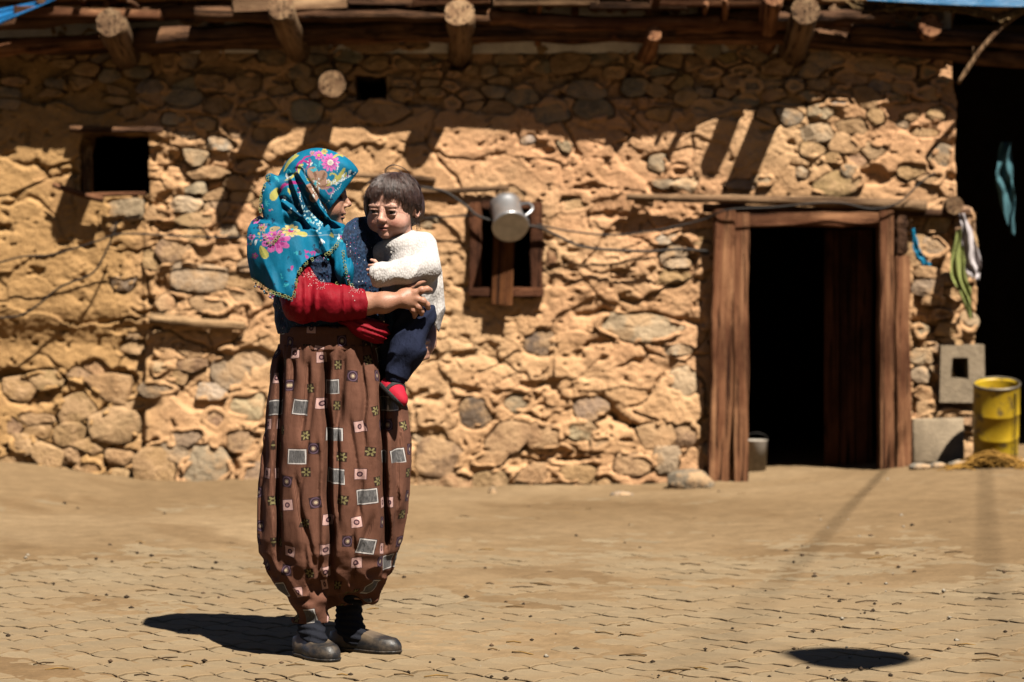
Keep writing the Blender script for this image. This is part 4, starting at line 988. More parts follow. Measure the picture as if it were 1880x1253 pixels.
def folds(X, Y, Z, px, py):                               # long creases from the waist, deep at the two leg lines
    zt = HZP - (Z - CAMH) * FPX / YP; pxn = CXP + X * FPX / YP; down = sm(640, 800, zt)
    xl = (np.interp(zt, RW, XL) - CXP) * YP / FPX; xr = (np.interp(zt, RW, XR) - CXP) * YP / FPX; cx = (xl + xr) / 2
    frontm = sm(0.02, -0.06, Y - YP); crease = 0
    for x0, x1, y0, y1, w, a in ((523, 517, 645, 1000, 6, .034), (604, 617, 648, 1090, 7, .062), (640, 634, 645, 760, 5, .020), (576, 562, 645, 780, 5, .018), (702, 709, 650, 990, 6, .040), (548, 540, 645, 720, 5, .018),
                             (668, 676, 645, 800, 5, .020), (628, 627, 645, 940, 4, .022), (590, 598, 800, 1080, 5, .016), (735, 730, 720, 940, 5, .010), (552, 575, 860, 1060, 5, .012), (668, 650, 860, 1060, 5, .014), (494, 486, 690, 970, 5, .008),
                             (560, 600, 930, 1070, 5, .014), (690, 640, 940, 1075, 5, .014), (590, 560, 690, 900, 4, .010), (650, 668, 760, 950, 4, .010)):
        t = np.clip((zt - y0) / (y1 - y0), 0, 1); xc = x0 + (x1 - x0) * t + 4 * n2(zt / 60, x0 * 0.1 + 0 * zt, 3)
        crease = crease + a * np.exp(-((pxn - xc) / w) ** 2) * sm(y0 - 15, y0 + 30, zt) * sm(y1 + 40, y1 - 20, zt)
    th = np.arctan2(X - cx, -(Y - YP))
    d = frontm * crease + (1 - frontm) * 0.018 * np.abs(np.sin(th * 9 + 1.2 * n2(th * 2, Z * 3, 5))) * down
    d = d - 0.009 * n3(X * 13, Y * 13, Z * 4, 6) * down - 0.004 * (1 - 2 * np.abs(n3(X * 22 + Z * 5, Y * 22, Z * 9, 2))) * down
    d = d - 0.012 * (1 - 2 * np.abs(n3(X * 9, Y * 9, Z * 16, 8))) * sm(960, 1060, zt)
    return d + sm(720, 648, zt) * 0.0035 * np.sin(th * 27 + 5 * n2(th * 3, Z * 4, 9))
f.disp(folds, -0.16, 0.03)
f.d = np.maximum(f.d, np.maximum(zt - 1098, 632 - zt) * M1).astype(np.float32)
# ankle cuffs
f.cap(Q(553, 1035, -0.07), Q(566, 1108, -0.09), 0.084, 0.060, 0.05); f.cap(Q(566, 1108, -0.09), Q(570, 1140, -0.09), 0.058, 0.039, 0.02)
f.cap(Q(664, 1025, 0.00), Q(660, 1072, 0.02), 0.080, 0.055, 0.05); f.cap(Q(680, 1070, -0.03), Q(681, 1104, -0.01), 0.028, 0.012, 0.03)
f.cap(Q(606, 1060, -0.08), Q(614, 1094, -0.05), 0.03, 0.014, 0.03)
f.disp(lambda X, Y, Z, px, py: -0.016 * (1 - 2.2 * np.abs(n3(X * 16 + Z * 9, Y * 16, Z * 24, 11))) * sm(1000, 1070, py))
f.cap(Q(572, 1180, -0.085), Q(571, 1120, -0.085), 0.030, 0.030, 0.0, True)
f.cap(Q(640, 1180, 0.035), Q(643, 1088, 0.035), 0.032, 0.036, 0.0, True)
trouser_f = f
V2, F2 = f.mesh(); trousers = mesh('trousers', V2, F2, PRINT, woman, uv=uvwrap(V2, wc[0], YP))
mesh('waistband', V, F, PRINT, trousers, uv=uvwrap(V, wc[0], YP) + np.array([0.03, 0.035]))
# --- socks and rubber shoes
SOCK = m_cloth('navy_sock', (0.022, 0.024, 0.034), 0.9, 500, 0.002, 0.4, wr=60, wb=0.006)
def sock(pts, rad):
    p = np.array(pts); f = Fld(p.min(0) - 0.06, p.max(0) + 0.06, 0.003); f.chain(pts, rad, 0.02)
    f.disp(lambda X, Y, Z, px, py: -0.0022 * np.sin(Z * 300 + 40 * X + 4 * n3(X * 16, Y * 16, Z * 16, 3)))
    V, F = f.mesh(); return mesh('sock', V, F, SOCK, woman)
sock([Q(572, 1100, -0.085), Q(570, 1155, -0.09), Q(580, 1178, -0.125)], [0.036, 0.037, 0.034])
sock([Q(640, 1060, 0.035), Q(640, 1148, 0.035), Q(652, 1168, 0.02)], [0.046, 0.040, 0.038])
def m_shoe():
    m = Mat('dusty_black_rubber', 0.5, 0.45)
    dust = m.ramp(m.noise(18, 5, 0.65), [(0.48, 0.0), (0.70, 0.55)]); c = m.mix(dust, m.attr(), (0.22, 0.155, 0.095))
    m.col(c); m.set(m.b.inputs['Roughness'], m.ramp(dust, [(0, 0.42), (1, 0.9)])); m.bump(m.noise(90, 4, 0.6), 0.001); return m.m
SHOE = m_shoe()
def shoe(heel, toe, w, name='shoe'):
    h = np.array(heel); t = np.array(toe); ax_ = (t - h) / np.linalg.norm(t - h); sd = np.cross(ax_, (0, 0, 1)); sd /= np.linalg.norm(sd); L = np.linalg.norm(t - h)
    f = Fld(np.minimum(h, t) - 0.08, np.maximum(h, t) + np.array((0.08, 0.08, 0.12)), 0.003); R = rows(ax_, sd, (0, 0, 1))
    P = lambda a, s, z: h + ax_ * a * L + sd * s + np.array((0, 0, z))
    f.ell(P(0.14, 0, 0.035), (0.045, w * 0.88, 0.05), R, 0.03); f.ell(P(0.45, 0, 0.033), (0.10, w * 0.86, 0.05), R, 0.03); f.ell(P(0.78, 0, 0.022), (0.07, w, 0.040), R, 0.03)
    f.ell(P(0.10, 0, 0.06), (0.03, w * 0.7, 0.035), R, 0.02)
    g = f.copy(); X, Y, Z = f.grid(); zz = Z - h[2]
    f.d = np.maximum(f.d, 0.010 - zz).astype(np.float32)
    ang = (X - h[0]) * ax_[0] + (Y - h[1]) * ax_[1]
    rim = 0.062 + 0.012 * np.cos((ang / L - 0.3) * 5)
    f.d = np.maximum(f.d, zz - rim).astype(np.float32)
    f.ell(P(0.27, 0, 0.085), (0.058, w * 0.72, 0.055), R, 0.0, True)
    V, F = f.mesh(); a = ((V - h) @ ax_) / L; z_ = V[:, 2] - h[2]
    up = sm(0.028, 0.05, z_ + 0.008 * np.sin(a * 9)) * sm(0.85, 0.55, a)
    c = np.array((0.022, 0.022, 0.024)) * (1 - up[:, None]) + np.array((0.20, 0.145, 0.095)) * up[:, None]
    o = mesh(name, V, F, SHOE, woman, cols=c)
    g.d = (np.maximum(np.maximum(g.d - 0.004, (Z - h[2]) - 0.014), -(Z - h[2]) + 0.001)).astype(np.float32)
    V, F = g.mesh(); mesh('sole', V, F, SHOE, o, cols=np.tile(np.array((0.028, 0.026, 0.026)), (len(V), 1)))
    return o
def onground(px, dy):
    x = wx(px, YP + dy); return np.array((x, YP + dy, float(ground_z(x, YP + dy)) + 0.006))
shoe(onground(555, -0.045), onground(604, -0.185), 0.044)
shoe(onground(616, 0.075), onground(724, -0.03), 0.042)
# --- head, neck, right forearm and hand, left hand, legs: one skin mesh
parts_v, parts_f, parts_c = [], [], []; nb = 0
def addbody(V, F, C):
    global nb
    parts_v.append(V); parts_f.append(F + nb); parts_c.append(C); nb += len(V)
SK = np.array((0.56, 0.30, 0.20))
f = Fld(Q(530, 460, -0.12), Q(668, 290, 0.12), 0.0024)
hc = Q(585, 350, 0)
f.ell(hc, (0.084, 0.074, 0.10), None, 0.0); f.ell(Q(600, 374, 0), (0.047, 0.060, 0.070), rot2(-16), 0.025); f.ell(Q(610, 401, 0), (0.030, 0.038, 0.028), rot2(20), 0.025)
f.cap(Q(578, 400, 0.0), Q(572, 455, 0.0), 0.052, 0.056, 0.03)
f.ell(Q(624, 352, 0), (0.012, 0.035, 0.010), rot2(-20), 0.014)                                      # brow
f.cap(Q(628, 354, 0), Q(639, 373, 0), 0.0062, 0.0085, 0.010); f.ell(Q(641, 376, 0), (0.0085, 0.0095, 0.0075), None, 0.007)
for s in (-1, 1): f.ell(Q(634, 379, 0.010 * s), (0.009, 0.006, 0.005), None, 0.006); f.ell(Q(622, 363, 0.030 * s), (0.010, 0.015, 0.007), None, 0.012, True); f.ell(Q(617, 365, 0.030 * s), (0.012, 0.014, 0.010), None, 0.004); f.ell(Q(611, 384, 0.036 * s), (0.022, 0.02, 0.022), None, 0.02)
f.ell(Q(628, 389, 0), (0.010, 0.024, 0.012), rot2(-5), 0.010); f.ell(Q(630, 392, 0), (0.010, 0.020, 0.0055), rot2(-5), 0.005); f.ell(Q(628, 399.5, 0), (0.0098, 0.018, 0.006), None, 0.005); f.ell(Q(635, 395.8, 0), (0.012, 0.02, 0.0013), None, 0.003, True)
f.ell(Q(620, 411, 0), (0.016, 0.02, 0.014), None, 0.012)
V, F = f.mesh(); px, py = vpx(V); C = np.tile(SK, (len(V), 1))
lip = np.exp(-(((px - 632) / 6) ** 2 + ((py - 395.5) / 5) ** 2))[:, None]; C = C * (1 - 0.55 * lip) + np.array((0.36, 0.12, 0.10)) * 0.55 * lip
bro = (np.exp(-((py - 354 - 0.25 * (626 - px)) / 1.8) ** 2) * (px > 606) * (np.abs(V[:, 1] - YP) > 0.008))[:, None]; C = C * (1 - 0.8 * bro) + np.array((0.03, 0.018, 0.012)) * 0.8 * bro
eye = (np.exp(-(((px - 621) / 5) ** 2 + ((py - 365.5) / 1.6) ** 2)) * (np.abs(V[:, 1] - YP) > 0.014))[:, None]; C = C * (1 - 0.95 * eye) + np.array((0.02, 0.012, 0.01)) * 0.95 * eye
ck = np.exp(-(((px - 616) / 12) ** 2 + ((py - 385) / 10) ** 2))[:, None]; C = C * (1 - 0.3 * ck) + np.array((0.52, 0.20, 0.14)) * 0.3 * ck
addbody(V, F, C)
# right forearm and hand
def QH(px, py, dy): return Q(px, py, dy + 0.010)
f = Fld(QH(640, 600, -0.30), QH(800, 500, -0.06), 0.0021)
f.chain([QH(640, 558, -0.196), QH(672, 558, -0.200), QH(705, 556, -0.212), QH(736, 550, -0.214)], [0.032, 0.0325, 0.030, 0.0225], 0.02)
f.ell(QH(752, 550, -0.208), (0.034, 0.017, 0.029), rot2(6), 0.02); f.ell(QH(745, 541, -0.205), (0.025, 0.014, 0.018), rot2(20), 0.015)
fing = [([(762, 538, -.212), (774, 533, -.214), (784, 531, -.203), (790, 533, -.186)], [.0105, .0098, .0090, .0078]), ([(764, 548, -.212), (776, 553, -.215), (784, 560, -.203), (786, 566, -.188)], [.0108, .0100, .0090, .0078]),
        ([(760, 556, -.208), (769, 564, -.211), (774, 572, -.200), (774, 577, -.187)], [.0102, .0094, .0086, .0074]), ([(752, 561, -.204), (759, 570, -.206), (762, 577, -.196), (761, 582, -.186)], [.0092, .0084, .0076, .0066]),
        ([(738, 538, -.198), (752, 526, -.185), (766, 520, -.172), (779, 516, -.160)], [.0130, .0115, .0100, .0084])]
for pts, rad in fing:
    f.chain([QH(*p_) for p_ in pts], rad, 0.006)
    f.ell(QH(*pts[1]), (rad[1] * 1.12,) * 3, None, 0.004)
for p_ in fing[:4]: f.cap(QH(744, 550, -.214), QH(*p_[0][0]), 0.006, 0.009, 0.010)
V, F = f.mesh(); px, py = vpx(V); C = np.tile(SK * np.array((1.0, 0.94, 0.90)), (len(V), 1))
for pts, _ in fing:
    k_ = np.exp(-(((px - pts[1][0]) / 4) ** 2 + ((py - pts[1][1]) / 4) ** 2))[:, None] * 0.35; C = C * (1 - k_) + np.array((0.42, 0.17, 0.12)) * k_
    n_ = np.exp(-(((px - pts[3][0]) / 3.2) ** 2 + ((py - pts[3][1]) / 3.2) ** 2))[:, None] * 0.5; C = C * (1 - n_) + np.array((0.62, 0.36, 0.28)) * n_
addbody(V, F, C)
# left arm round the child's back, hand under the thigh
f = Fld(Q(660, 700, -0.16), Q(805, 430, 0.22), 0.0028)
f.chain([Q(672, 450, 0.08), Q(735, 545, 0.14), Q(790, 618, 0.06), Q(782, 640, -0.01)], [0.05, 0.043, 0.032, 0.024], 0.02)
f.ell(Q(776, 640, -0.035), (0.016, 0.024, 0.028), None, 0.012)
for k, (y0, x1, y1) in enumerate(((627, 766, 632), (637, 761, 643), (647, 760, 654), (655, 763, 662))):
    f.chain([Q(784, y0, -0.02), Q(776, y0 + 2, -0.072), Q(x1 + 5, y1 - 1, -0.088), Q(x1, y1, -0.084)], [0.0098, 0.0094, 0.0086, 0.0075], 0.005)
V, F = f.mesh(); addbody(V, F, np.tile(SK, (len(V), 1)))
# legs inside the trousers
f = Fld(Q(530, 1200, -0.18), Q(690, 650, 0.16), 0.006)
f.chain([Q(580, 680, -0.05), Q(572, 920, -0.09), Q(572, 1165, -0.088)], [0.085, 0.055, 0.03], 0.03); f.chain([Q(640, 680, 0.04), Q(645, 920, 0.02), Q(641, 1150, 0.035)], [0.085, 0.055, 0.032], 0.03)
V, F = f.mesh(); addbody(V, F, np.tile(SK, (len(V), 1)))
f = core.copy(); f.d += 0.022; f.prism([(430, 490), (760, 490), (760, 640), (430, 640)]); V, F = f.mesh(); addbody(V, F, np.tile(SK, (len(V), 1)))
mesh('body', np.concatenate(parts_v), np.concatenate(parts_f), SKIN, woman, cols=np.concatenate(parts_c))

# --- headscarf
f = Fld(Q(436, 565, -0.34), Q(672, 262, 0.20), 0.0027)
BRIM = [(662, 311), (600, 392), (608, 404), (629, 411), (640, 416), (700, 420), (700, 300)]
f.ell(Q(578, 350, 0), (0.118, 0.098, 0.129), rot2(12), 0.0); f.ell(Q(606, 318, 0), (0.086, 0.078, 0.062), rot2(-26), 0.03)
f.ell(Q(634, 308, 0), (0.043, 0.066, 0.022), rot2(-30), 0.022)
f.ell(Q(588, 412, 0), (0.086, 0.084, 0.040), rot2(-14), 0.03); f.ell(Q(572, 428, -0.01), (0.108, 0.105, 0.052), rot2(4), 0.03); f.ell(Q(598, 424, -0.01), (0.062, 0.085, 0.030), rot2(-8), 0.02)
f.ell(Q(540, 395, 0.01), (0.07, 0.085, 0.10), rot2(10), 0.03)
X, Y, Z = f.grid(); pxg = CXP + X * FPX / Y; pyg = HZP - (Z - CAMH) * FPX / Y
# folds sweeping from the crown round the neck and under the chin
f.disp(lambda X, Y, Z, px, py: -sm(355, 400, py + (px - 560) * 0.2) * sm(640, 600, px) * 0.012 * (1 - 2.2 * np.abs(n3(((px - 515) * 0.80 - (py - 430) * 0.60) / 19, (px + py) / 90, Y * 3, 3))) - 0.0022 * n3(px / 26, py / 40, Y * 6, 5))
# turned line that runs from the temple down beside the face
for (ax0, ay0, bx0, by0, w_, a_) in ((548, 318, 600, 398, 4.0, .010), (600, 398, 628, 418, 3.5, .008), (536, 330, 572, 430, 4, .009), (520, 372, 600, 436, 4, .008)):
    t = np.clip(((pxg - ax0) * (bx0 - ax0) + (pyg - ay0) * (by0 - ay0)) / ((bx0 - ax0) ** 2 + (by0 - ay0) ** 2), 0, 1)
    q_ = np.hypot(pxg - ax0 - t * (bx0 - ax0), pyg - ay0 - t * (by0 - ay0)); f.d = (f.d - a_ * (np.exp(-(q_ / w_) ** 2) - 0.8 * np.exp(-((q_ - 7) / w_) ** 2))).astype(np.float32)
f.prism(BRIM, False)
f.ell(Q(588, 352, 0), (0.0955, 0.080, 0.105), None, 0.0, True)       # hollow for the head
head_f = f.copy()
# cape over the shoulder
CAPE = [(470, 392), (520, 420), (600, 424), (632, 418), (630, 430), (624, 444), (596, 467), (570, 474), (556, 486), (545, 504), (541, 530), (536, 548), (518, 540), (500, 536), (478, 520), (461, 510), (455, 480), (450, 446), (455, 420)]
c = Fld(f.lo, f.lo + f.h * (f.n - 1), f.h); c.n = f.n; c.ax = f.ax; c.d = np.full(f.n, 0.5, np.float32)
torso(c, 0.016); c.chain([Q(530, 470, -0.10), Q(548, 540, -0.165)], [0.082, 0.080], 0.04)
c.ell(Q(500, 478, -0.03), (0.082, 0.12, 0.12), rot2(-8), 0.05); c.ell(Q(484, 440, 0.0), (0.058, 0.10, 0.075), rot2(-15), 0.04)
c.disp(lambda X, Y, Z, px, py: -0.013 * (1 - 2.2 * np.abs(n3((px - 0.45 * (py - 430)) / 30, py / 170, Y * 3, 13))) - 0.005 * n3(px / 14, py / 50, Y * 9, 14))
cape_f = c.copy()
c.prism(CAPE)
f.d = np.minimum(f.d, c.d)
# hanging knot end at the back, front end over the vest
f.ell(Q(500, 388, -0.075), (0.031, 0.022, 0.092), rot2(9), 0.006); f.cap(Q(510, 338, -0.05), Q(497, 328, -0.04), 0.024, 0.016, 0.015)
f.ell(Q(505, 425, -0.08), (0.022, 0.016, 0.03), None, 0.01)
f.cap(Q(618, 446, -0.135), Q(632, 500, -0.175), 0.020, 0.028, 0.012); f.cap(Q(632, 496, -0.175), Q(634, 520, -0.178), 0.029, 0.016, 0.012)
f.disp(lambda X, Y, Z, px, py: -0.006 * (1 - 2.2 * np.abs(n3(px / 8, py / 60, Y * 4, 17))) * sm(600, 610, px) * sm(440, 450, py), -0.02, 0.02)
scarf_f = f
V, F = f.mesh(); px, py = vpx(V)
TQ = np.array((0.003, 0.185, 0.335)); C = np.tile(TQ, (len(V), 1))
var = n2(px / 40, py / 40, 4)[:, None]; C = C * (1 + 0.12 * var)
def paint(mask, col, a=1.0):
    m_ = np.clip(mask, 0, 1)[:, None] * a; C[:] = C * (1 - m_) + np.array(col) * m_
def daisy(cx, cy, R0, np_, col, col2, ctr, inner=0.28, sq=1.0, rot=0.0):
    dx, dy = px - cx, (py - cy) / sq; r = np.hypot(dx, dy); t = np.arctan2(dy, dx) + rot
    k = np.abs(np.cos(t * np_ / 2)); edge = R0 * (0.62 + 0.38 * k ** 0.7)
    paint((r < edge) & (k > 0.22 * (r / R0)), col); paint((r < edge * 0.62) & (k > 0.5), col2); paint(r < R0 * inner, ctr); paint(r < R0 * inner * 0.55, tuple(0.7 * q for q in ctr))
def petal(cx, cy, a, L, w, col, col2=None):
    dx, dy = px - cx, py - cy; u = dx * math.cos(a) + dy * math.sin(a); v = -dx * math.sin(a) + dy * math.cos(a); t = u / L
    ww = w * np.sqrt(np.clip(t * (1 - t) * 4, 0, 1)) * (0.6 + 0.6 * t); paint((t > 0) & (t < 1) & (np.abs(v) < ww), col)
    if col2: paint((t > 0.1) & (t < 0.9) & (np.abs(v - 0.3 * ww) < 0.25 * ww), col2)
def curl(pts, w, col):
    P_ = smoothpts([(a, b, 0) for a, b in pts], 6)
    for i in range(len(P_) - 1):
        a, b = P_[i], P_[i + 1]; L2 = max((b - a).length_squared, 1e-6); t = np.clip(((px - a.x) * (b.x - a.x) + (py - a.y) * (b.y - a.y)) / L2, 0, 1)
        ww = w * math.sin(math.pi * (i + 0.7) / len(P_)) ** 0.6; paint(np.hypot(px - a.x - t * (b.x - a.x), py - a.y - t * (b.y - a.y)) < ww, col)
PK, PK2, BR, BR2, YL, WH, MG = (0.62, 0.14, 0.42), (0.42, 0.05, 0.26), (0.40, 0.235, 0.165), (0.22, 0.115, 0.075), (0.50, 0.46, 0.12), (0.72, 0.78, 0.78), (0.42, 0.03, 0.22)
NVY = (0.006, 0.05, 0.11)
paint(sm(-0.15, 0.25, fbm(px / 30, py / 45, 7, 2)) * sm(345, 370, py) * sm(440, 430, py) * sm(528, 548, px) * sm(0, 12, (px - 548) * -0.84 + (py - 318) * 0.55 + 8), NVY, 0.8)  # dark print at the side, with the neck-fold shadow painted in
for k in range(5): petal(583, 343, [-1.9, -1.15, -0.25, 1.9, 2.9][k], [38, 32, 25, 30, 22][k], [11, 10, 10, 9, 9][k], BR, BR2)
for k in range(26): paint(np.hypot(px - 583 - rb.gauss(0, 4), py - 340 - rb.gauss(0, 7)) < 1.2, rb.choice([YL, WH, (0.2, 0.2, 0.05)]))
daisy(607, 299, 17, 13, PK, PK2, (0.62, 0.58, 0.50), 0.33); daisy(586, 286, 9, 8, PK, PK2, YL, 0.3); daisy(596, 279, 6, 6, YL, (0.4, 0.3, 0.1), BR, 0.3); daisy(574, 282, 5, 6, (0.5, 0.3, 0.4), PK2, YL)
daisy(569, 300, 5.5, 5, WH, WH, YL, 0.35); daisy(603, 334, 4.5, 5, (0.7, 0.55, 0.5), WH, YL, 0.35)
for a, b in (((600, 340), (632, 313)), ((617, 330), (608, 320))): pass
curl([(601, 341), (616, 333), (626, 322), (633, 310)], 4.0, YL); curl([(602, 341), (613, 332), (617, 323), (610, 319), (605, 323)], 1.8, YL)
curl([(545, 318), (546, 305), (556, 296), (568, 302), (562, 312)], 1.9, MG); curl([(546, 320), (553, 303), (560, 290), (572, 287)], 1.5, MG); curl([(514, 355), (520, 342), (535, 336), (556, 337)], 3.0, MG)
curl([(522, 315), (530, 300), (540, 290), (548, 286)], 3.2, YL); curl([(524, 332), (536, 326), (545, 316)], 2.2, YL); curl([(549, 318), (550, 308), (556, 303)], 3.0, YL)
curl([(526, 318), (530, 312), (535, 316), (531, 321)], 0.9, (0.05, 0.45, 0.5)); curl([(596, 345), (604, 356), (612, 352), (611, 345), (600, 344)], 1.7, (0.45, 0.2, 0.4)); curl([(612, 291), (622, 284), (630, 288)], 2.4, YL)
for k in range(34):                                       # white leaf sprays
    t = rb.random(); bx, by = 606 + 42 * t, 342 - 26 * t; s_ = rb.choice((-1, 1)); petal(bx, by, -0.6 + s_ * 0.9, 6.5, 1.2, WH)
for k in range(40):
    t = rb.random(); petal(552 + 36 * t + rb.gauss(0, 4), 385 + 34 * t + rb.gauss(0, 7), rb.uniform(-1.6, 0.2), 5.5, 1.1, (0.45, 0.62, 0.62))
for (a, b, n_) in (((553, 305), (600, 392), 30), ((618, 300), (622, 318), 8), ((598, 375), (628, 336), 14), ((547, 350), (556, 372), 9)):
    for k in range(n_):
        t = k / n_; paint(np.hypot(px - a[0] - (b[0] - a[0]) * t - 2 * math.sin(k * 0.7), py - a[1] - (b[1] - a[1]) * t) < 1.0, WH)
daisy(507, 443, 27, 8, PK, PK2, MG, 0.25, 0.85, 0.3); daisy(534, 424, 17, 9, (0.62, 0.50, 0.20), (0.5, 0.35, 0.12), MG, 0.3, 0.7); petal(478, 452, 1.1, 26, 8, YL, (0.3, 0.32, 0.08)); petal(545, 428, 0.2, 20, 5, YL); petal(515, 418, 2.9, 20, 5, (0.45, 0.35, 0.2))
petal(510, 345, 2.0, 26, 8, YL); daisy(482, 418, 8, 6, (0.5, 0.3, 0.25), BR, YL); daisy(470, 405, 7, 6, PK, PK2, YL); daisy(462, 436, 6, 6, PK, PK2, YL); daisy(468, 470, 6, 5, PK2, PK, YL)
for k in range(60):
    paint(np.hypot(px - rb.uniform(452, 500), py - rb.uniform(385, 450)) < rb.uniform(1, 2.6), rb.choice([PK, YL, (0.4, 0.3, 0.25), NVY, NVY, NVY]), 0.9)
paint(np.abs(py - 433 + 0.02 * (px - 560)) * 1.0 < 0.8, WH, 0.25)
rz = random.Random(44)
for k in range(150):                                      # small sprigs all over
    x_, y_ = rz.uniform(455, 655), rz.uniform(276, 540)
    if 598 < x_ < 640 and 290 < y_ < 312 or 480 < x_ < 545 and 425 < y_ < 470: continue
    cl = rz.choice([WH, YL, PK2, NVY, (0.05, 0.42, 0.52), NVY, (0.05, 0.42, 0.52)])
    if y_ > 445 and rz.random() < 0.6: continue
    a_ = rz.uniform(0, 6.3)
    for q in range(rz.choice((1, 3, 4))): petal(x_, y_, a_ + q * 0.7, rz.uniform(4, 9), rz.uniform(0.9, 1.8), cl)
SCARF = m_cloth('printed_turquoise_scarf', None, 0.62, 1200, 0.0006, 0.3, True, wr=30, wb=0.004)
scarf = mesh('headscarf', V, F, SCARF, woman, cols=C)
# crocheted edging
mb = MB(); mk = MB()
def ring(p, r, rr_, col, tilt):
    pts = [(p.x + r * math.cos(2 * math.pi * i / 8), p.y - 0.004 + tilt * r * math.sin(4 * math.pi * i / 8), p.z + r * math.sin(2 * math.pi * i / 8)) for i in range(9)]
    V_, F_ = tube(pts, rr_, 5, False); mb.add(V_, F_, col)
LG = (0.46, 0.50, 0.20)
def edging(path, fld, step=5.0, pom=0.12):
    P_ = smoothpts([(a, b, 0) for a, b in path], 10); acc = 0
    for i in range(1, len(P_)):
        acc += (P_[i] - P_[i - 1]).length
        if acc < step: continue
        acc = 0; p = None
        for dx, dy_ in ((0, 0), (-2, -2), (2, -2), (0, -4), (-4, 0), (4, 0), (-5, -5)):
            p = front_y(fld, P_[i].x + dx, P_[i].y + dy_)
            if p is not None: break
        if p is None: continue
        q = W(P_[i].x, P_[i].y + 1.5, p.y - 0.003)
        ring(q, 0.0042, 0.0009, LG, rb.uniform(-.4, .4)); ring(W(P_[i].x + 1, P_[i].y + 5, p.y - 0.002), 0.0027, 0.0008, rb.choice([LG, (0.6, 0.65, 0.3), (0.05, 0.3, 0.35)]), rb.uniform(-.5, .5))
        if rb.random() < pom:
            for k in range(5):
                c_ = W(P_[i].x + rb.uniform(-4, 4), P_[i].y + 8 + rb.uniform(-3, 5), p.y - 0.004); r_ = rb.uniform(0.003, 0.0055); cl = rb.choice([(0.02, 0.25, 0.35), (0.6, 0.2, 0.4), (0.02, 0.03, 0.08), (0.6, 0.6, 0.65)])
                mb.add([(c_.x + r_ * a, c_.y + r_ * b, c_.z + r_ * d_) for a, b, d_ in OCT], OF, cl)
edging([(461, 508), (478, 519), (500, 535), (518, 540), (537, 548)], scarf_f, 4.5, 0.3); edging([(539, 546), (542, 528), (546, 504), (557, 486), (571, 475), (597, 467), (612, 455), (627, 436)], scarf_f, 4.5, 0.1)
edging([(608, 510), (620, 520), (634, 527), (646, 522)], scarf_f, 4.5, 0.2); edging([(630, 455), (632, 475), (636, 497), (640, 516)], scarf_f, 5, 0.4); edging([(482, 420), (490, 438), (498, 446), (508, 436), (520, 420)], scarf_f, 5, 0.1); edging([(498, 316), (488, 335), (480, 360), (478, 385)], scarf_f, 5, 0.3)
mb.build('crochet_edging', m_cloth('cotton_lace', None, 0.85, 900, 0.0005, 0.2, True), scarf)['kind'] = 'stuff'
# ---------------------------------------------------------------- the child
child = thing('person', 'dark haired toddler in white knitted cardigan and navy trousers carried on the hip', 'person', tuple(Q(748, 600, -0.05)))
parts_v, parts_f, parts_c = [], [], []; nb = 0
CS = np.array((0.86, 0.48, 0.36))
fw = np.array((-0.34, -0.90, -0.16)); fw /= np.linalg.norm(fw); rt = np.cross(fw, (0.06, 0, 1.0)); rt /= np.linalg.norm(rt); upv = np.cross(rt, fw); HR = rows(rt, fw, upv)   # rt: towards the child's right
hc = Q(722, 376, -0.06)
def HP(r, f_, u): return hc + rt * r + fw * f_ + upv * u
f = Fld(Q(655, 462, -0.22), Q(785, 300, 0.08), 0.0019)
f.ell(HP(0, -0.006, 0.014), (0.078, 0.088, 0.084), HR, 0); f.ell(HP(0, 0.030, -0.042), (0.060, 0.056, 0.052), HR, 0.03)
for s in (-1, 1):
    f.ell(HP(0.036 * s, 0.052, -0.048), (0.026, 0.026, 0.027), HR, 0.02); f.ell(HP(0.030 * s, 0.092, -0.012), (0.016, 0.010, 0.010), HR, 0.012, True)
    f.ell(HP(0.030 * s, 0.073, -0.0125), (0.0135, 0.0125, 0.0105), HR, 0.003)
    f.ell(HP(0.030 * s, 0.0835, -0.0055), (0.0155, 0.0065, 0.0042), HR, 0.005); f.ell(HP(0.030 * s, 0.0815, -0.0195), (0.0145, 0.006, 0.0038), HR, 0.005)
    f.ell(HP(0.028 * s, 0.081, 0.006), (0.020, 0.010, 0.0055), HR, 0.010)
    f.ell(HP(0.0085 * s, 0.0915, -0.038), (0.0065, 0.007, 0.0052), HR, 0.004)
    f.ell(HP(0.076 * s, -0.008, -0.018), (0.009, 0.016, 0.023), HR, 0.006); f.ell(HP(0.082 * s, -0.004, -0.018), (0.006, 0.009, 0.014), HR, 0.004, True)
f.cap(HP(0, 0.084, -0.010), HP(0, 0.098, -0.033), 0.0075, 0.0092, 0.010); f.ell(HP(0, 0.099, -0.035), (0.0088, 0.0085, 0.0078), HR, 0.006)
f.ell(HP(0, 0.083, -0.0575), (0.0165, 0.0085, 0.0052), HR, 0.006); f.ell(HP(0, 0.081, -0.067), (0.0135, 0.0085, 0.0055), HR, 0.006); f.ell(HP(0, 0.093, -0.0620), (0.016, 0.010, 0.0013), HR, 0.003, True)
f.ell(HP(0, 0.066, -0.084), (0.020, 0.018, 0.014), HR, 0.014)
f.cap(HP(0, -0.01, -0.06), Q(740, 470, -0.05), 0.046, 0.05, 0.03)
V, F = f.mesh(); L = V - hc; a, b, c_ = L @ rt, L @ fw, L @ upv; C = np.tile(CS, (len(V), 1)); fr = b > 0.04
def tint(m_, col): C[:] = C * (1 - m_[:, None]) + np.array(col) * m_[:, None]
tint(0.5 * np.exp(-(((np.abs(a) - 0.036) / 0.018) ** 2 + ((c_ + 0.048) / 0.016) ** 2)) * fr, (0.60, 0.17, 0.12)); tint(0.35 * np.exp(-((a / 0.012) ** 2 + ((c_ + 0.036) / 0.01) ** 2)) * fr, (0.60, 0.19, 0.14))
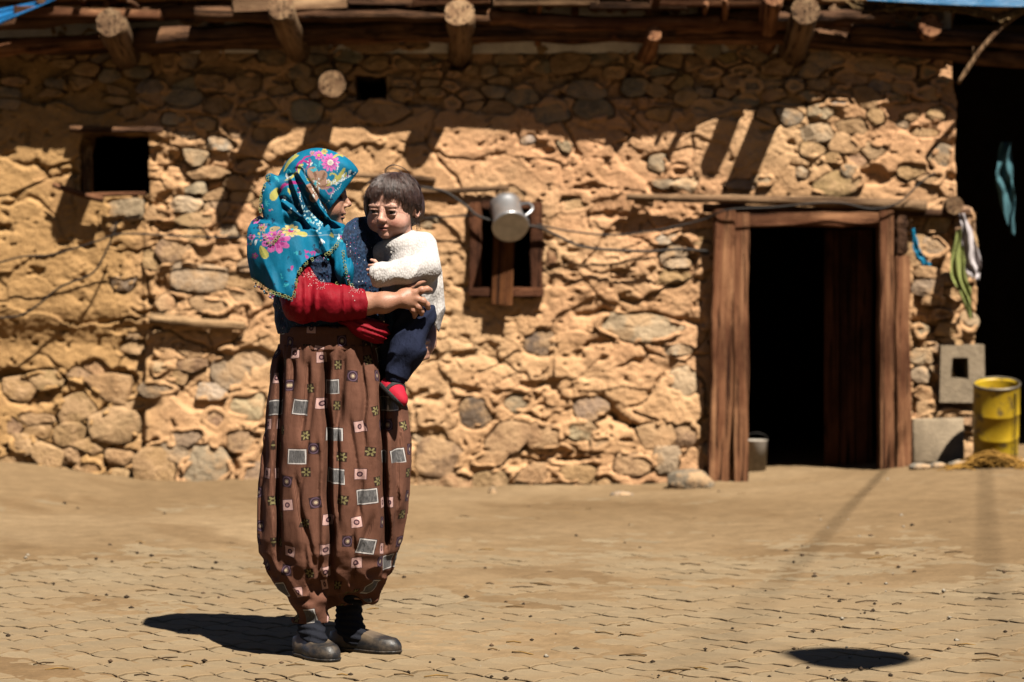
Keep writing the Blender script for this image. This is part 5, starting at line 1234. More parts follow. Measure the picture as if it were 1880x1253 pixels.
tint(0.75 * np.exp(-((a / 0.0145) ** 4 + ((c_ + 0.0622) / 0.0095) ** 4)) * fr, (0.48, 0.13, 0.12)); tint(0.9 * np.exp(-((a / 0.017) ** 4 + ((c_ + 0.0620) / 0.0017) ** 2)) * fr, (0.10, 0.025, 0.025))
ex = np.abs(a) - 0.030
tint(0.92 * np.exp(-((ex / 0.0125) ** 6 + ((c_ + 0.0125) / 0.0054) ** 4)) * fr, (0.55, 0.50, 0.47)); tint(1.0 * (np.hypot(ex - 0.0, c_ + 0.0122) < 0.0062) * fr * np.exp(-((c_ + 0.0125) / 0.0062) ** 6), (0.014, 0.008, 0.006))
tint(0.9 * np.exp(-((ex / 0.0145) ** 6 + ((c_ + 0.0078 + 20 * ex ** 2) / 0.0020) ** 2)) * fr, (0.02, 0.012, 0.01)); tint(0.45 * np.exp(-((ex / 0.014) ** 6 + ((c_ + 0.0178) / 0.002) ** 2)) * fr, (0.20, 0.07, 0.05))
tint(0.7 * np.exp(-((ex / 0.019) ** 6 + ((c_ - 0.009 + 14 * ex ** 2) / 0.0028) ** 2)) * fr, (0.05, 0.025, 0.018))
tint(0.8 * np.exp(-(((np.abs(a) - 0.006) / 0.003) ** 2 + ((c_ + 0.0425) / 0.002) ** 2)) * fr, (0.10, 0.03, 0.025))
addbody(V, F, C)
# near hand on the woman's chest
f = Fld(Q(664, 530, -0.25), Q(712, 470, -0.10), 0.0016)
f.ell(Q(692, 500, -0.185), (0.018, 0.010, 0.019), None, 0.01)
for y0, x1, y1, r_ in ((489, 678, 488, .0052), (496, 675, 496, .0055), (503, 677, 504, .0053), (510, 682, 511, .0047)):
    f.chain([Q(692, y0, -0.190), Q((692 + x1) / 2, (y0 + y1) / 2 - 0.5, -0.196), Q(x1, y1, -0.188)], [r_ * 1.1, r_ * 1.06, r_ * 0.9], 0.003)
f.chain([Q(694, 486, -0.182), Q(688, 480, -0.182), Q(682, 478, -0.175)], [0.006, 0.0055, 0.0048], 0.004)
V, F = f.mesh(); addbody(V, F, np.tile(CS, (len(V), 1)))
# trunk and legs under the clothes, ankle
f = Fld(Q(690, 720, -0.26), Q(820, 440, 0.12), 0.0045)
f.chain([Q(742, 465, -0.05), Q(752, 520, -0.05), Q(757, 580, -0.05)], [0.06, 0.07, 0.065], 0.03)
f.chain([Q(757, 590, -0.09), Q(742, 645, -0.13), Q(728, 685, -0.14), Q(722, 712, -0.14)], [0.05, 0.04, 0.026, 0.022], 0.02)
V, F = f.mesh(); addbody(V, F, np.tile(CS, (len(V), 1)))
mesh('body', np.concatenate(parts_v), np.concatenate(parts_f), SKIN, child, cols=np.concatenate(parts_c))
# --- hair: a cap with a ragged fringe, loose locks and one curl standing up
f = Fld(Q(655, 450, -0.24), Q(800, 300, 0.10), 0.0021)
f.ell(HP(0, -0.008, 0.013), (0.085, 0.095, 0.088), HR, 0); f.ell(HP(-0.022, -0.04, -0.022), (0.062, 0.058, 0.066), HR, 0.03); f.ell(HP(0.042, 0.00, -0.01), (0.047, 0.06, 0.07), HR, 0.03)
X, Y, Z = f.grid(); x_, y_, z_ = X - hc[0], Y - hc[1], Z - hc[2]
ga = x_ * rt[0] + y_ * rt[1] + z_ * rt[2]; gb = x_ * fw[0] + y_ * fw[1] + z_ * fw[2]; gc_ = x_ * upv[0] + y_ * upv[1] + z_ * upv[2]
az = np.arctan2(ga, gb)
f.d = (f.d + 0.0026 * np.abs(n3(az * 15 + 1.2 * n3(az * 3, gc_ * 14, 0, 3), gc_ * 5, 0, 6))).astype(np.float32)
fr_low = 0.055 + 0.014 * np.sin(az * 7 + 0.8) + 0.020 * n3(az * 9, 0 * az, 0, 9)     # lower edge of the fringe by azimuth
side = sm(0.62, 0.95, np.abs(az)); low = fr_low * (1 - side) + (-0.062 + 0.02 * n3(az * 7, 0 * az, 0, 4)) * side
ear = np.hypot(gb + 0.002, gc_ + 0.018) - 0.021
f.d = np.maximum(f.d, (low - gc_) * 0.8).astype(np.float32)
f.d = np.where(ga < 0, np.maximum(f.d, -ear), f.d).astype(np.float32)
hair_f = f; V, F = f.mesh()
mbv = [V]; mbf = [tuple(q) for q in F.tolist()]; nbase = len(V); HV = []; HF = []
rh = random.Random(9)
def lock(pts, r0, n=5):
    V_, F_ = tube(smoothpts(pts, 5), [max(0.0003, r0 * (1 - (i / (5 * (len(pts) - 1))) ** 1.6)) for i in range(5 * (len(pts) - 1) + 1)], n)
    b_ = len(HV); HV.extend(tuple(v) for v in V_); HF.extend(tuple(q + b_ for q in f_) for f_ in F_)
def onhead(az_, el_, out=0.0):
    d = fw * math.cos(az_) * math.cos(el_) + rt * math.sin(az_) * math.cos(el_) + upv * math.sin(el_)
    return hc + fw * -0.008 + upv * 0.013 + rt * 0.0 + (fw * (d @ fw) * 1.05 + rt * (d @ rt) * 0.94 + upv * (d @ upv) * 0.97) * (0.0895 + out)
TIPS = [(0.86, -0.25), (0.70, 0.02), (0.58, 0.12), (0.45, 0.06), (0.33, 0.22), (0.20, 0.10), (0.08, 0.30), (-0.05, 0.42), (-0.16, 0.20), (-0.28, 0.10), (-0.40, 0.26), (-0.52, 0.16), (-0.66, 0.06), (-0.82, 0.0), (-1.0, -0.12)]
TIPS += [(0.98 + 0.13 * k, -0.35 - 0.25 * rh.random()) for k in range(12)] + [(-1.14 - 0.12 * k, -0.05 - 0.6 * min(1, k / 5) * (0.7 + 0.3 * rh.random())) for k in range(12)] + [(rh.uniform(-2.4, 2.4), rh.uniform(0.2, 0.6)) for k in range(14)]
for at, et in TIPS:                                       # locks: many strands gathering to a tip
    for k in range(34):
        sp = rh.gauss(0, 0.10); e0 = min(1.35, et + rh.uniform(0.6, 1.0)); tip = et + abs(rh.gauss(0, 0.10)) - 0.03
        lock([onhead(at + sp * 1.3, e0, 0.001), onhead(at + sp, (e0 + tip) / 2 + 0.12, 0.0035 + rh.uniform(0, 0.002)), onhead(at + sp * 0.6, tip + 0.12, 0.003 + rh.uniform(0, 0.003)), onhead(at + sp * 0.25 + rh.gauss(0, 0.015), tip, rh.uniform(-0.001, 0.005))], rh.uniform(0.0005, 0.0012), 3)
for k in range(120):                                      # flyaway hairs
    at, et = rh.uniform(-2.4, 2.4), rh.uniform(-0.4, 0.9); lock([onhead(at, et + 0.5, 0.002), onhead(at + 0.1, et + 0.2, 0.008), onhead(at + rh.uniform(-.3, .3), et, rh.uniform(0.006, 0.018))], 0.0004, 3)
for k in range(40):                                       # wisps on the right, behind the ear
    lock([onhead(-1.7 + rh.uniform(-.3, .3), -0.1, 0.0), onhead(-1.8 + rh.uniform(-.3, .3), -0.5, 0.006), onhead(-1.75 + rh.uniform(-.4, .4), -0.85, 0.012 + rh.uniform(0, 0.03))], rh.uniform(0.0004, 0.0010))
for k in range(9):                                        # the curl on the crown
    o_ = rh.uniform(-1.6, 1.6); q_ = rh.uniform(0, 1) ** 2 * 9
    lock([Q(711 + o_, 327, -0.07), Q(708 + o_ + q_ * .3, 312 + q_ * .5, -0.08), Q(722 + o_, 303 + q_ * .8, -0.085), Q(742 + o_ - q_ * .4, 309 + q_, -0.085), Q(754 + o_ - q_, 323 + q_, -0.08), Q(756 + o_ - q_ * .8, 338, -0.075)], rh.choice((0.0007, 0.0009, 0.0005)))
HVn = np.array(HV, np.float32)
me_v = np.concatenate([V, HVn]); me_f = mbf + [tuple(q + nbase for q in f_) for f_ in HF]
mesh('hair', me_v, me_f, HAIR, child)
# --- cardigan
def m_knit():
    m = Mat('white_wool_knit', 0.9, 0.15)
    vo = m.n('ShaderNodeTexVoronoi', {'Vector': m.co((1.0, 1, 0.6)), 'Scale': 190.0}); rib = m.noise(1.0, 3, 0.6, m.co((70, 70, 18)))
    m.col(m.mix(m.ramp(vo.outputs['Distance'], [(0.35, 0.0), (0.8, 0.45)]), (0.80, 0.755, 0.73), (0.52, 0.46, 0.42)))
    p = m.bump(vo.outputs['Distance'], 0.0015, 1.0); m.bump(rib, 0.001, 0.8, prev=p); return m.m
KNIT = m_knit()
f = Fld(Q(675, 625, -0.26), Q(832, 425, 0.12), 0.0028)
f.chain([Q(744, 462, -0.05), Q(754, 520, -0.05), Q(760, 560, -0.045)], [0.072, 0.085, 0.082], 0.03)
f.ell(Q(738, 448, -0.055), (0.06, 0.058, 0.028), rot2(6), 0.02); f.ell(Q(782, 455, -0.06), (0.034, 0.042, 0.04), None, 0.03); f.ell(Q(700, 468, -0.04), (0.03, 0.03, 0.035), None, 0.02)
f.chain([Q(784, 462, -0.075), Q(783, 490, -0.125), Q(745, 499, -0.172), Q(702, 505, -0.182)], [0.042, 0.040, 0.037, 0.034], 0.022)
f.cap(Q(706, 504, -0.182), Q(695, 505, -0.184), 0.0375, 0.037, 0.006)
f.ell(Q(806, 554, -0.045), (0.022, 0.050, 0.135), rot2(-9), 0.012)
f.disp(lambda X, Y, Z, px, py: -0.0045 * (1 - 2.2 * np.abs(n3((px + 0.5 * py) / 26, (py - 0.4 * px) / 40, Y * 8, 21))))
f.prism([(668, 470), (690, 446), (722, 436), (748, 428), (770, 414), (800, 436), (812, 500), (817, 560), (824, 602), (810, 619), (797, 596), (786, 566), (770, 540), (700, 545), (686, 535)])
V, F = f.mesh(); card = mesh('cardigan', V, F, KNIT, child)
f2 = Fld(Q(684, 530, -0.24), Q(716, 475, -0.13), 0.0024); f2.cap(Q(703, 504, -0.182), Q(694, 505.5, -0.184), 0.0392, 0.0385, 0); f2.cap(Q(712, 503.5, -0.181), Q(690, 506, -0.186), 0.031, 0.031, 0.0, True)
V, F = f2.mesh(); mesh('cuff', V, F, KNIT, card)
for k, (bx, by) in enumerate(((716, 452), (719, 464))):
    p = front_y(f, bx, by)
    if p is not None:
        V, F = lathe([(0.0001, 0.003), (0.004, 0.003), (0.005, 0.001), (0.005, -0.001)], 12); mesh('button', V, F, m_plain('button_plastic', (0.6, 0.56, 0.52), 0.4) if k == 0 else bpy.data.materials['button_plastic'], card, Matrix.Translation(p) @ Matrix.Rotation(math.radians(90), 4, 'X'))
# --- trousers
NAVY = m_cloth('navy_fleece', (0.020, 0.026, 0.058), 0.9, 500, 0.001, 0.5, wr=30, wb=0.010)
f = Fld(Q(690, 712, -0.27), Q(812, 545, 0.10), 0.003)
f.ell(Q(757, 575, -0.06), (0.072, 0.085, 0.055), None, 0.03)
f.chain([Q(760, 592, -0.10), Q(748, 640, -0.135), Q(729, 686, -0.14)], [0.058, 0.047, 0.034], 0.03)
f.chain([Q(748, 590, -0.06), Q(722, 622, -0.075), Q(718, 660, -0.07)], [0.05, 0.043, 0.036], 0.02)
f.disp(lambda X, Y, Z, px, py: -0.0075 * (1 - 2.2 * np.abs(n3((px * 0.7 + py * 0.5) / 16, (py * 0.8 - px * 0.3) / 34, Y * 10, 23))))
f.prism([(690, 550), (812, 550), (812, 712), (750, 712), (744, 698), (712, 684), (690, 690)])
V, F = f.mesh(); tr = mesh('trousers', V, F, NAVY, child)
f2 = Fld(Q(700, 712, -0.2), Q(760, 670, -0.08), 0.0026); f2.cap(Q(731, 682, -0.14), Q(727, 693, -0.14), 0.036, 0.033, 0); f2.cap(Q(731, 680, -0.14), Q(725, 702, -0.14), 0.027, 0.027, 0, True); V, F = f2.mesh(); mesh('ankle_rib', V, F, NAVY, tr)
# --- shoe: red upper, black strap and sole
SRED = m_cloth('red_canvas', (0.62, 0.022, 0.05), 0.7, 500, 0.001, 0.2, wr=30, wb=0.003); SBLK = m_plain('black_sole_rubber', (0.05, 0.046, 0.046), 0.75, 0.3, 0.35, 60, 0.003)
ax_ = Q(742, 738, -0.20) - Q(710, 706, -0.12); nS = np.array((-0.30, -0.50, -0.80)); nS /= np.linalg.norm(nS); ax_ = ax_ / np.linalg.norm(ax_); sd = np.cross(nS, ax_); sd /= np.linalg.norm(sd); nS = np.cross(ax_, sd); RS = rows(ax_, sd, nS)
sc_ = Q(724, 722, -0.15)
f = Fld(sc_ - 0.10, sc_ + 0.10, 0.0024); f.ell(sc_, (0.066, 0.033, 0.030), RS, 0); f.ell(sc_ - ax_ * 0.026 - nS * 0.012, (0.036, 0.031, 0.032), RS, 0.02)
X, Y, Z = f.grid(); dn = (X - sc_[0]) * nS[0] + (Y - sc_[1]) * nS[1] + (Z - sc_[2]) * nS[2]; da = (X - sc_[0]) * ax_[0] + (Y - sc_[1]) * ax_[1] + (Z - sc_[2]) * ax_[2]
g = f.copy(); f.d = np.maximum(f.d, dn - 0.010).astype(np.float32); f.cap(Q(728, 690, -0.14), Q(724, 708, -0.142), 0.024, 0.022, 0.0, True)
V, F = f.mesh(); sh = mesh('shoe', V, F, SRED, child)
h_ = g.copy(); h_.d = np.maximum(np.maximum(g.d - 0.003, dn - 0.020), 0.008 - dn).astype(np.float32); V, F = h_.mesh(); mesh('sole', V, F, SBLK, sh)
h_ = g.copy(); h_.d = np.maximum(np.maximum(np.maximum(g.d - 0.0028, dn - 0.009), np.abs(da - 0.000) - 0.007), -(g.d + 0.004)).astype(np.float32); V, F = h_.mesh(); mesh('strap', V, F, SBLK, sh)
# ---------------------------------------------------------------- things on and round the wall
def rock(c, r, seed, name, parent=None, tone=(0.33, 0.29, 0.23), sub=3, amp=0.22):
    import bmesh
    bm = bmesh.new(); bmesh.ops.create_icosphere(bm, subdivisions=sub, radius=1.0); rr = random.Random(seed)
    pl_ = [(Vector((rr.gauss(0, 1), rr.gauss(0, 1), rr.gauss(0, 1))).normalized(), rr.uniform(0.72, 0.95)) for _ in range(7)]
    for v in bm.verts:
        for n_, d_ in pl_:
            e = v.co.dot(n_) - d_
            if e > 0: v.co -= n_ * e * 0.85
        v.co *= 1 + amp * 0.25 * float(n3(v.co.x * 2 + seed, v.co.y * 2, v.co.z * 2, 3))
        v.co = Vector((v.co.x * r[0], v.co.y * r[1], v.co.z * r[2]))
    bm.verts.index_update(); V = [tuple(v.co) for v in bm.verts]; F = [tuple(v.index for v in f.verts) for f in bm.faces]; bm.free()
    return mesh(name, V, F, STONE, parent, Matrix.Translation(Vector(c)) @ Matrix.Rotation(rr.uniform(-.3, .3), 4, 'Z'), cols=np.tile(np.array(tone, np.float32), (len(V), 1)))
def gz_(x, y): return float(ground_z(x, y))
# hollow block and cement block built into the right end of the wall
CEM = m_plain('old_cement', (0.40, 0.31, 0.21), 0.95, 0.12, 0.2, 18, 0.006)
def ringblock(name, x0, x1, z0, z1, hx0, hx1, hz0, hz1, yf, yb):
    o = [(x0, z0), (x1, z0), (x1, z1), (x0, z1)]; h = [(hx0, hz0), (hx1, hz0), (hx1, hz1), (hx0, hz1)]; V = []
    for y in (yf, yb):
        for x, z in o + h: V.append((x + random.uniform(-.006, .006), y, z + random.uniform(-.006, .006)))
    F = []
    for i in range(4):
        j = (i + 1) % 4
        F += [(i, j, 4 + j, 4 + i), (8 + j, 8 + i, 12 + i, 12 + j), (i, 8 + i, 8 + j, j), (4 + j, 12 + j, 12 + i, 4 + i)]
    return mesh(name, V, F, CEM, wall, smooth=False)
ringblock('hollow_block', wx(1722), wx(1804), wz(738), wz(634), wx(1743), wx(1774), wz(694), wz(655), YW - 0.085, YW + 0.12)
V, F = box((wx(1672), YW - 0.095, wz(850)), (wx(1766), YW + 0.1, wz(768)), 0.006, 0.012); mesh('cement_block', V, F, CEM, wall)
# metal jug hanging by the window
ALU = Mat('dull_aluminium', 0.38, 0.5); ALU.b.inputs['Metallic'].default_value = 0.85
ALU.col(ALU.ramp(ALU.noise(12, 5, 0.6), [(0.3, (0.62, 0.62, 0.64)), (0.7, (0.95, 0.95, 0.97))])); ALU.bump(ALU.noise(9, 3, 0.5), 0.004); ALU = ALU.m
axj = Vector((-0.16, 0.78, 0.60)).normalized(); pj = W(938, 418, YW - 0.24)
Mj = Matrix.Translation(pj) @ axj.to_track_quat('Z', 'Y').to_matrix().to_4x4()
jug = thing('metal_jug', 'dented aluminium jug hanging upside down in front of the small framed window', 'jug', pj)
V, F = lathe([(0.0005, 0.006), (0.06, 0.005), (0.100, 0.0), (0.107, 0.003), (0.110, 0.010), (0.106, 0.018), (0.099, 0.045), (0.092, 0.09), (0.089, 0.15), (0.090, 0.19), (0.097, 0.215), (0.095, 0.217), (0.086, 0.19), (0.085, 0.12), (0.09, 0.03), (0.0005, 0.02)], 48)
V = [(x * (1 + 0.02 * math.sin(3 * math.atan2(y, x) + z * 20)), y * (1 + 0.02 * math.sin(2 * math.atan2(y, x) + z * 14)), z) for x, y, z in V]
mesh('body', V, F, ALU, jug, Mj)
hp = smoothpts([(-0.088, 0.03, 0.19), (-0.135, 0.05, 0.17), (-0.14, 0.05, 0.11), (-0.092, 0.03, 0.07)], 6); V, F = tube(hp, 0.008, 8); mesh('handle', V, F, ALU, jug, Mj)
V, F = tube([W(925, 372, YW - 0.06), W(924, 385, YW - 0.10), W(926, 398, YW - 0.14)], 0.006, 6); mesh('hook', V, F, m_plain('rusty_iron', (0.12, 0.05, 0.03), 0.8), jug)
# cables stapled across the wall
CAB = m_plain('black_cable', (0.03, 0.024, 0.02), 0.6, 0.3, 0.2)
def cable(label, pts, r, dy=-0.10):
    P_ = smoothpts([W(a, b, YW + (c if c is not None else dy)) for a, b, c in [(q + (None,))[:3] for q in pts]], 8); V, F = tube(P_, r, 7)
    return tag(mesh('cable', V, F, CAB, None), label, 'cable', 'cables along the wall')
cable('thick black cable sagging from the jug towards the doorway', [(770, 344), (815, 352), (855, 378), (880, 398, -.12), (930, 412, -.13), (985, 417, -.12), (1020, 432), (1065, 452), (1120, 459), (1190, 462), (1250, 458), (1300, 462, -0.05)], 0.0085)
cable('thin cable rising from the window to the door lintel', [(985, 412, -.12), (1040, 424), (1120, 432), (1200, 424), (1290, 404), (1335, 386, -.16), (1420, 381, -.16), (1530, 372, -.15), (1600, 384, -.14), (1650, 372, -.13), (1690, 335), (1715, 318)], 0.0055)
cable('thin cable running level over the mud left of the woman', [(-30, 492), (40, 472), (95, 468), (170, 446), (225, 430), (330, 434), (420, 436), (520, 430), (640, 418), (770, 402), (870, 396)], 0.0055, -0.09)
cable('thin dark line climbing diagonally over the far left plaster', [(-20, 585), (35, 580), (70, 560), (110, 528), (165, 505), (185, 482), (208, 432), (215, 410)], 0.0065, -0.075)  # dark tube laid diagonally over the plaster
# rags by the right end of the wall
def rag(name, label, cat, col, path, widths, Y, seed, folds=5, depth=0.02, rough=0.9):
    rr = random.Random(seed); ph = rr.uniform(0, 6); n = 26; m_ = 22; V = []; F = []
    P_ = [Vector(p) for p in path]
    for i in range(n):
        t = i / (n - 1) * (len(path) - 1); k = min(int(t), len(path) - 2); u = t - k
        cx_ = path[k][0] + (path[k + 1][0] - path[k][0]) * u; cy_ = path[k][1] + (path[k + 1][1] - path[k][1]) * u; w = widths[k] + (widths[k + 1] - widths[k]) * u
        for j in range(m_):
            s_ = j / (m_ - 1) * 2 - 1; dep = depth * math.sin(s_ * folds + ph + 1.6 * math.sin(i * 0.33 + seed)) + depth * 0.6 * math.sin(i * 0.9 + s_ * 4 + ph) + depth * 0.8 * (1 - s_ * s_)
            V.append(W(cx_ + s_ * w + 1.2 * math.sin(i * 0.7 + s_ * 3), cy_ + 3 * math.sin(j * 0.9 + ph) * (i / n), Y - dep))
    for i in range(n - 1):
        for j in range(m_ - 1): a = i * m_ + j; F.append((a, a + 1, a + m_ + 1, a + m_))
    return tag(mesh(name, V, F, m_cloth(name + '_cloth', col, rough, 500, 0.001, 0.2), None), label, cat)
rag('white_rag', 'crumpled white rag hanging beside the dark shed opening', 'rag', (0.74, 0.66, 0.66), [(1766, 392), (1773, 420), (1782, 455), (1787, 490), (1790, 512)], [5, 9, 14, 15, 6], YW - 0.16, 3)
rag('green_rag', 'narrow lime green rag hanging below the white one', 'rag', (0.40, 0.44, 0.14), [(1762, 420), (1756, 470), (1762, 510), (1776, 550), (1782, 585)], [5, 13, 15, 9, 4], YW - 0.15, 4, 7, 0.014)
rag('blue_plastic', 'scrap of bright blue plastic caught beside the door post', 'plastic scrap', (0.02, 0.26, 0.46), [(1676, 420), (1680, 450), (1688, 474), (1700, 486)], [4, 5, 9, 8], YW - 0.09, 5, 4, 0.012, 0.4)
rag('teal_cloth', 'faded teal cloth hanging in the dark shed', 'cloth', (0.08, 0.19, 0.22), [(1846, 262), (1842, 320), (1848, 370), (1858, 430)], [10, 16, 15, 4], YW + 0.18, 6, 4, 0.03)
# yellow can with straw at its foot
YEL = Mat('chipped_yellow_paint', 0.45, 0.4); yn = YEL.noise(14, 6, 0.7)
YEL.col(YEL.mix(YEL.ramp(yn, [(0.52, 0.0), (0.62, 0.9)]), YEL.ramp(YEL.noise(5, 4), [(0.3, (0.60, 0.36, 0.012)), (0.7, (0.76, 0.52, 0.03))]), (0.16, 0.11, 0.05))); YEL = YEL.m
pc = W(1829, 842, YW - 0.30); bucket = thing('metal_can', 'dented yellow metal can standing against the right end of the wall', 'can', pc)
Mc = Matrix.Translation(pc) @ Matrix.Rotation(math.radians(13), 4, 'X') @ Matrix.Rotation(math.radians(-2), 4, 'Y')
prof = [(0.0005, 0.02), (0.128, 0.02), (0.132, 0.0), (0.130, 0.01), (0.128, 0.05), (0.130, 0.13), (0.1325, 0.135), (0.130, 0.14), (0.129, 0.27), (0.1325, 0.275), (0.130, 0.28), (0.130, 0.43), (0.134, 0.445), (0.128, 0.448), (0.124, 0.43), (0.124, 0.03), (0.0005, 0.03)]
V, F = lathe(prof, 44); V = [(x * (1 + 0.025 * math.sin(2 * math.atan2(y, x) + 5 * z)), y * (1 + 0.02 * math.sin(3 * math.atan2(y, x) - 4 * z)), z) for x, y, z in V]; mesh('body', V, F, YEL, bucket, Mc)
RUST = bpy.data.materials['rusty_iron']
V, F = lathe([(0.130, 0.438), (0.136, 0.440), (0.1375, 0.448), (0.134, 0.456), (0.128, 0.452)], 44); mesh('rim', V, F, m_plain('tin_rim', (0.30, 0.25, 0.18), 0.5, 0.5, 0.3, 20, metal=0.5), bucket, Mc)
V, F = tube(smoothpts([(0.085, -0.108, 0.42), (0.088, -0.115, 0.30), (0.086, -0.118, 0.15), (0.09, -0.11, 0.03)], 6), 0.004, 6); mesh('handle_wire', V, F, CAB, bucket, Mc)
rs2 = random.Random(31); mb = MB()
for k in range(420):
    cx_, cy_ = rs2.gauss(1822, 34), YW - 0.46 + rs2.gauss(0, 0.06); L = rs2.uniform(0.05, 0.18); a = rs2.gauss(0, 0.7)
    x = wx(cx_, cy_); hgt = max(0.0, 0.085 * math.exp(-((cx_ - 1822) / 40) ** 2)) * rs2.random() ** 0.6; z = gz_(x, cy_) + 0.012 + hgt
    p0 = Vector((x - math.cos(a) * L / 2, cy_ - math.sin(a) * L / 2, z - 0.004)); p1 = Vector((x, cy_, z + rs2.uniform(0, 0.02))); p2 = Vector((x + math.cos(a) * L / 2, cy_ + math.sin(a) * L / 2, z - 0.006))
    V, F = tube(smoothpts([p0, p1, p2], 3), rs2.uniform(0.002, 0.005), 4); c_ = rs2.uniform(0.75, 1.2); mb.add(V, F, (0.46 * c_, 0.24 * c_, 0.05 * c_))
tag(mb.build('straw_heap', m_cloth('orange_straw', None, 0.8, 400, 0.0005, 0.2, True)), 'flattened heap of orange brown straw at the foot of the yellow can', 'straw')
# boulder by the door, kerb stones, loose stones
tag(rock(W(1268, 886, YW - 0.28), (0.15, 0.11, 0.085), 5, 'boulder', None, (0.24, 0.205, 0.155), 4), 'smooth grey boulder lying left of the door post', 'boulder')
KL = ['grey kerb stone touching the right door post', 'flat kerb stone second from the right door post', 'kerb stone in the middle of the row under the hollow block', 'dark kerb stone left of the yellow can', 'kerb stone at the right edge under the straw']
for k, (a, b, w_) in enumerate(((1690, 858, .07), (1722, 857, .055), (1762, 853, .075), (1806, 850, .05), (1862, 848, .085))):
    tag(rock(W(a, b, YW - 0.34), (w_, 0.06, 0.026), 40 + k, 'kerb_stone', None, (0.34, 0.31, 0.26), 2), KL[k], 'stone', 'kerb stones at the right end of the wall')
tag(rock((wx(1140, 13.6), 13.6, gz_(wx(1140, 13.6), 13.6) + 0.012), (0.075, 0.05, 0.022), 61, 'flat_stone', None, (0.36, 0.31, 0.26), 2), 'flat grey stone lying loose in the yard below the pale wall slab', 'stone')
tag(rock((wx(905, 14.0), 14.0, gz_(wx(905, 14.0), 14.0) + 0.0), (0.03, 0.04, 0.05), 62, 'upright_stone', None, (0.30, 0.22, 0.14), 2), 'small upright stone at the wall foot below the framed window', 'stone')
# pail just inside the door
pp = Vector((wx(1388, YW + 0.52), YW + 0.52, wz(882))); pail = thing('pail', 'pale pail standing in the dark just inside the doorway', 'pail', pp)
V, F = lathe([(0.0005, 0.004), (0.062, 0.0), (0.072, 0.2), (0.076, 0.205), (0.070, 0.205), (0.061, 0.01), (0.0005, 0.01)], 28); mesh('body', V, F, m_plain('pale_plastic', (0.55, 0.48, 0.40), 0.5), pail, Matrix.Translation(pp))
V, F = tube([(0.074 * math.cos(t), -0.02, 0.2 + 0.05 * math.sin(t)) for t in np.linspace(0, math.pi, 12)], 0.003, 6); mesh('handle', V, F, CAB, pail, Matrix.Translation(pp))
# tarpaulins, reed mat and stick at the roof edge
def sheet(name, label, cat, mat, fn, nu, nv):
    V = [fn(i / (nu - 1), j / (nv - 1)) for i in range(nu) for j in range(nv)]; F = [(i * nv + j, (i + 1) * nv + j, (i + 1) * nv + j + 1, i * nv + j + 1) for i in range(nu - 1) for j in range(nv - 1)]
    return tag(mesh(name, V, F, mat, None), label, cat)
TARP = m_plain('blue_tarpaulin', (0.012, 0.16, 0.42), 0.4, 0.4, 0.25, 14, 0.006); TARP2 = m_plain('light_blue_tarpaulin', (0.004, 0.12, 0.27), 0.35, 0.4, 0.2, 14, 0.004)
def tf(u, v):
    px = -160 + 265 * u; lo_ = 50 - 48 * max(0, (px + 5) / 110); hi_ = 20 - 22 * max(0, (px + 5) / 110)
    return W(px, lo_ + (hi_ - lo_) * v - 1.5 * math.sin(v * 9), YW - 0.40 + 0.10 * v + 0.012 * math.sin(v * 18 + u * 3))
sheet('blue_tarp', 'folded blue tarpaulin hanging over the left roof corner', 'tarp', TARP, tf, 26, 14)
def tg(u, v):
    px = 1590 + 420 * u; lo_ = 2 + 12 * math.sin(min(1, u * 1.35) * math.pi * 0.5); return W(px, lo_ - 34 * v, YW - 0.32 + 0.10 * v + 0.008 * math.sin(u * 30))
sheet('light_blue_tarp', 'light blue tarpaulin strip on the right roof edge', 'tarp', TARP2, tg, 30, 8)
REED = m_wood('reed', (0.20, 0.12, 0.05), (0.46, 0.33, 0.17), 0.9, 2.0, 0.01)
mat_ = thing('reed_mat', 'rolled reed mat edging the right end of the roof', 'mat', W(1720, 30, YW - 0.24)); P_ = smoothpts([W(1555, -2, YW - 0.2), W(1585, 16, YW - 0.24), W(1660, 10, YW - 0.25), W(1740, 14, YW - 0.25), W(1800, 26, YW - 0.25), W(1840, 32, YW - 0.25), W(1890, 12, YW - 0.25), W(1980, -8, YW - 0.25)], 6)
for k in range(44):
    a = rs2.uniform(0, 6.28); rr = 0.036 * math.sqrt(rs2.random()); o_ = Vector((0, rr * math.cos(a), rr * math.sin(a))); i0 = rs2.randrange(0, len(P_) - 14); V, F = tube([p + o_ + Vector((rs2.gauss(0, .004), rs2.gauss(0, .004), rs2.gauss(0, .004))) for p in P_[i0:i0 + 14]], 0.0075, 5)
    mesh('reed', V, F, REED, mat_)
st_ = thing('stick', 'thin bent stick poking out from the right eave above the shed', 'stick', W(1760, 152, YW - 0.22))
V, F = tube(smoothpts([W(1757, 155, YW - 0.22), W(1785, 112, YW - 0.24), W(1806, 84, YW - 0.25), W(1850, 40, YW - 0.24), W(1905, 10, YW - 0.2)], 5), [0.011, 0.012, 0.013, 0.014, 0.014, 0.013] + [0.014] * 15, 8, lump=0.1); mesh('shaft', V, F, W_GREY, st_)
V, F = tube(smoothpts([W(1787, 106, YW - 0.24), W(1783, 98, YW - 0.26), W(1785, 88, YW - 0.27)], 4), 0.004, 6); mesh('twig', V, F, W_GREY, st_)
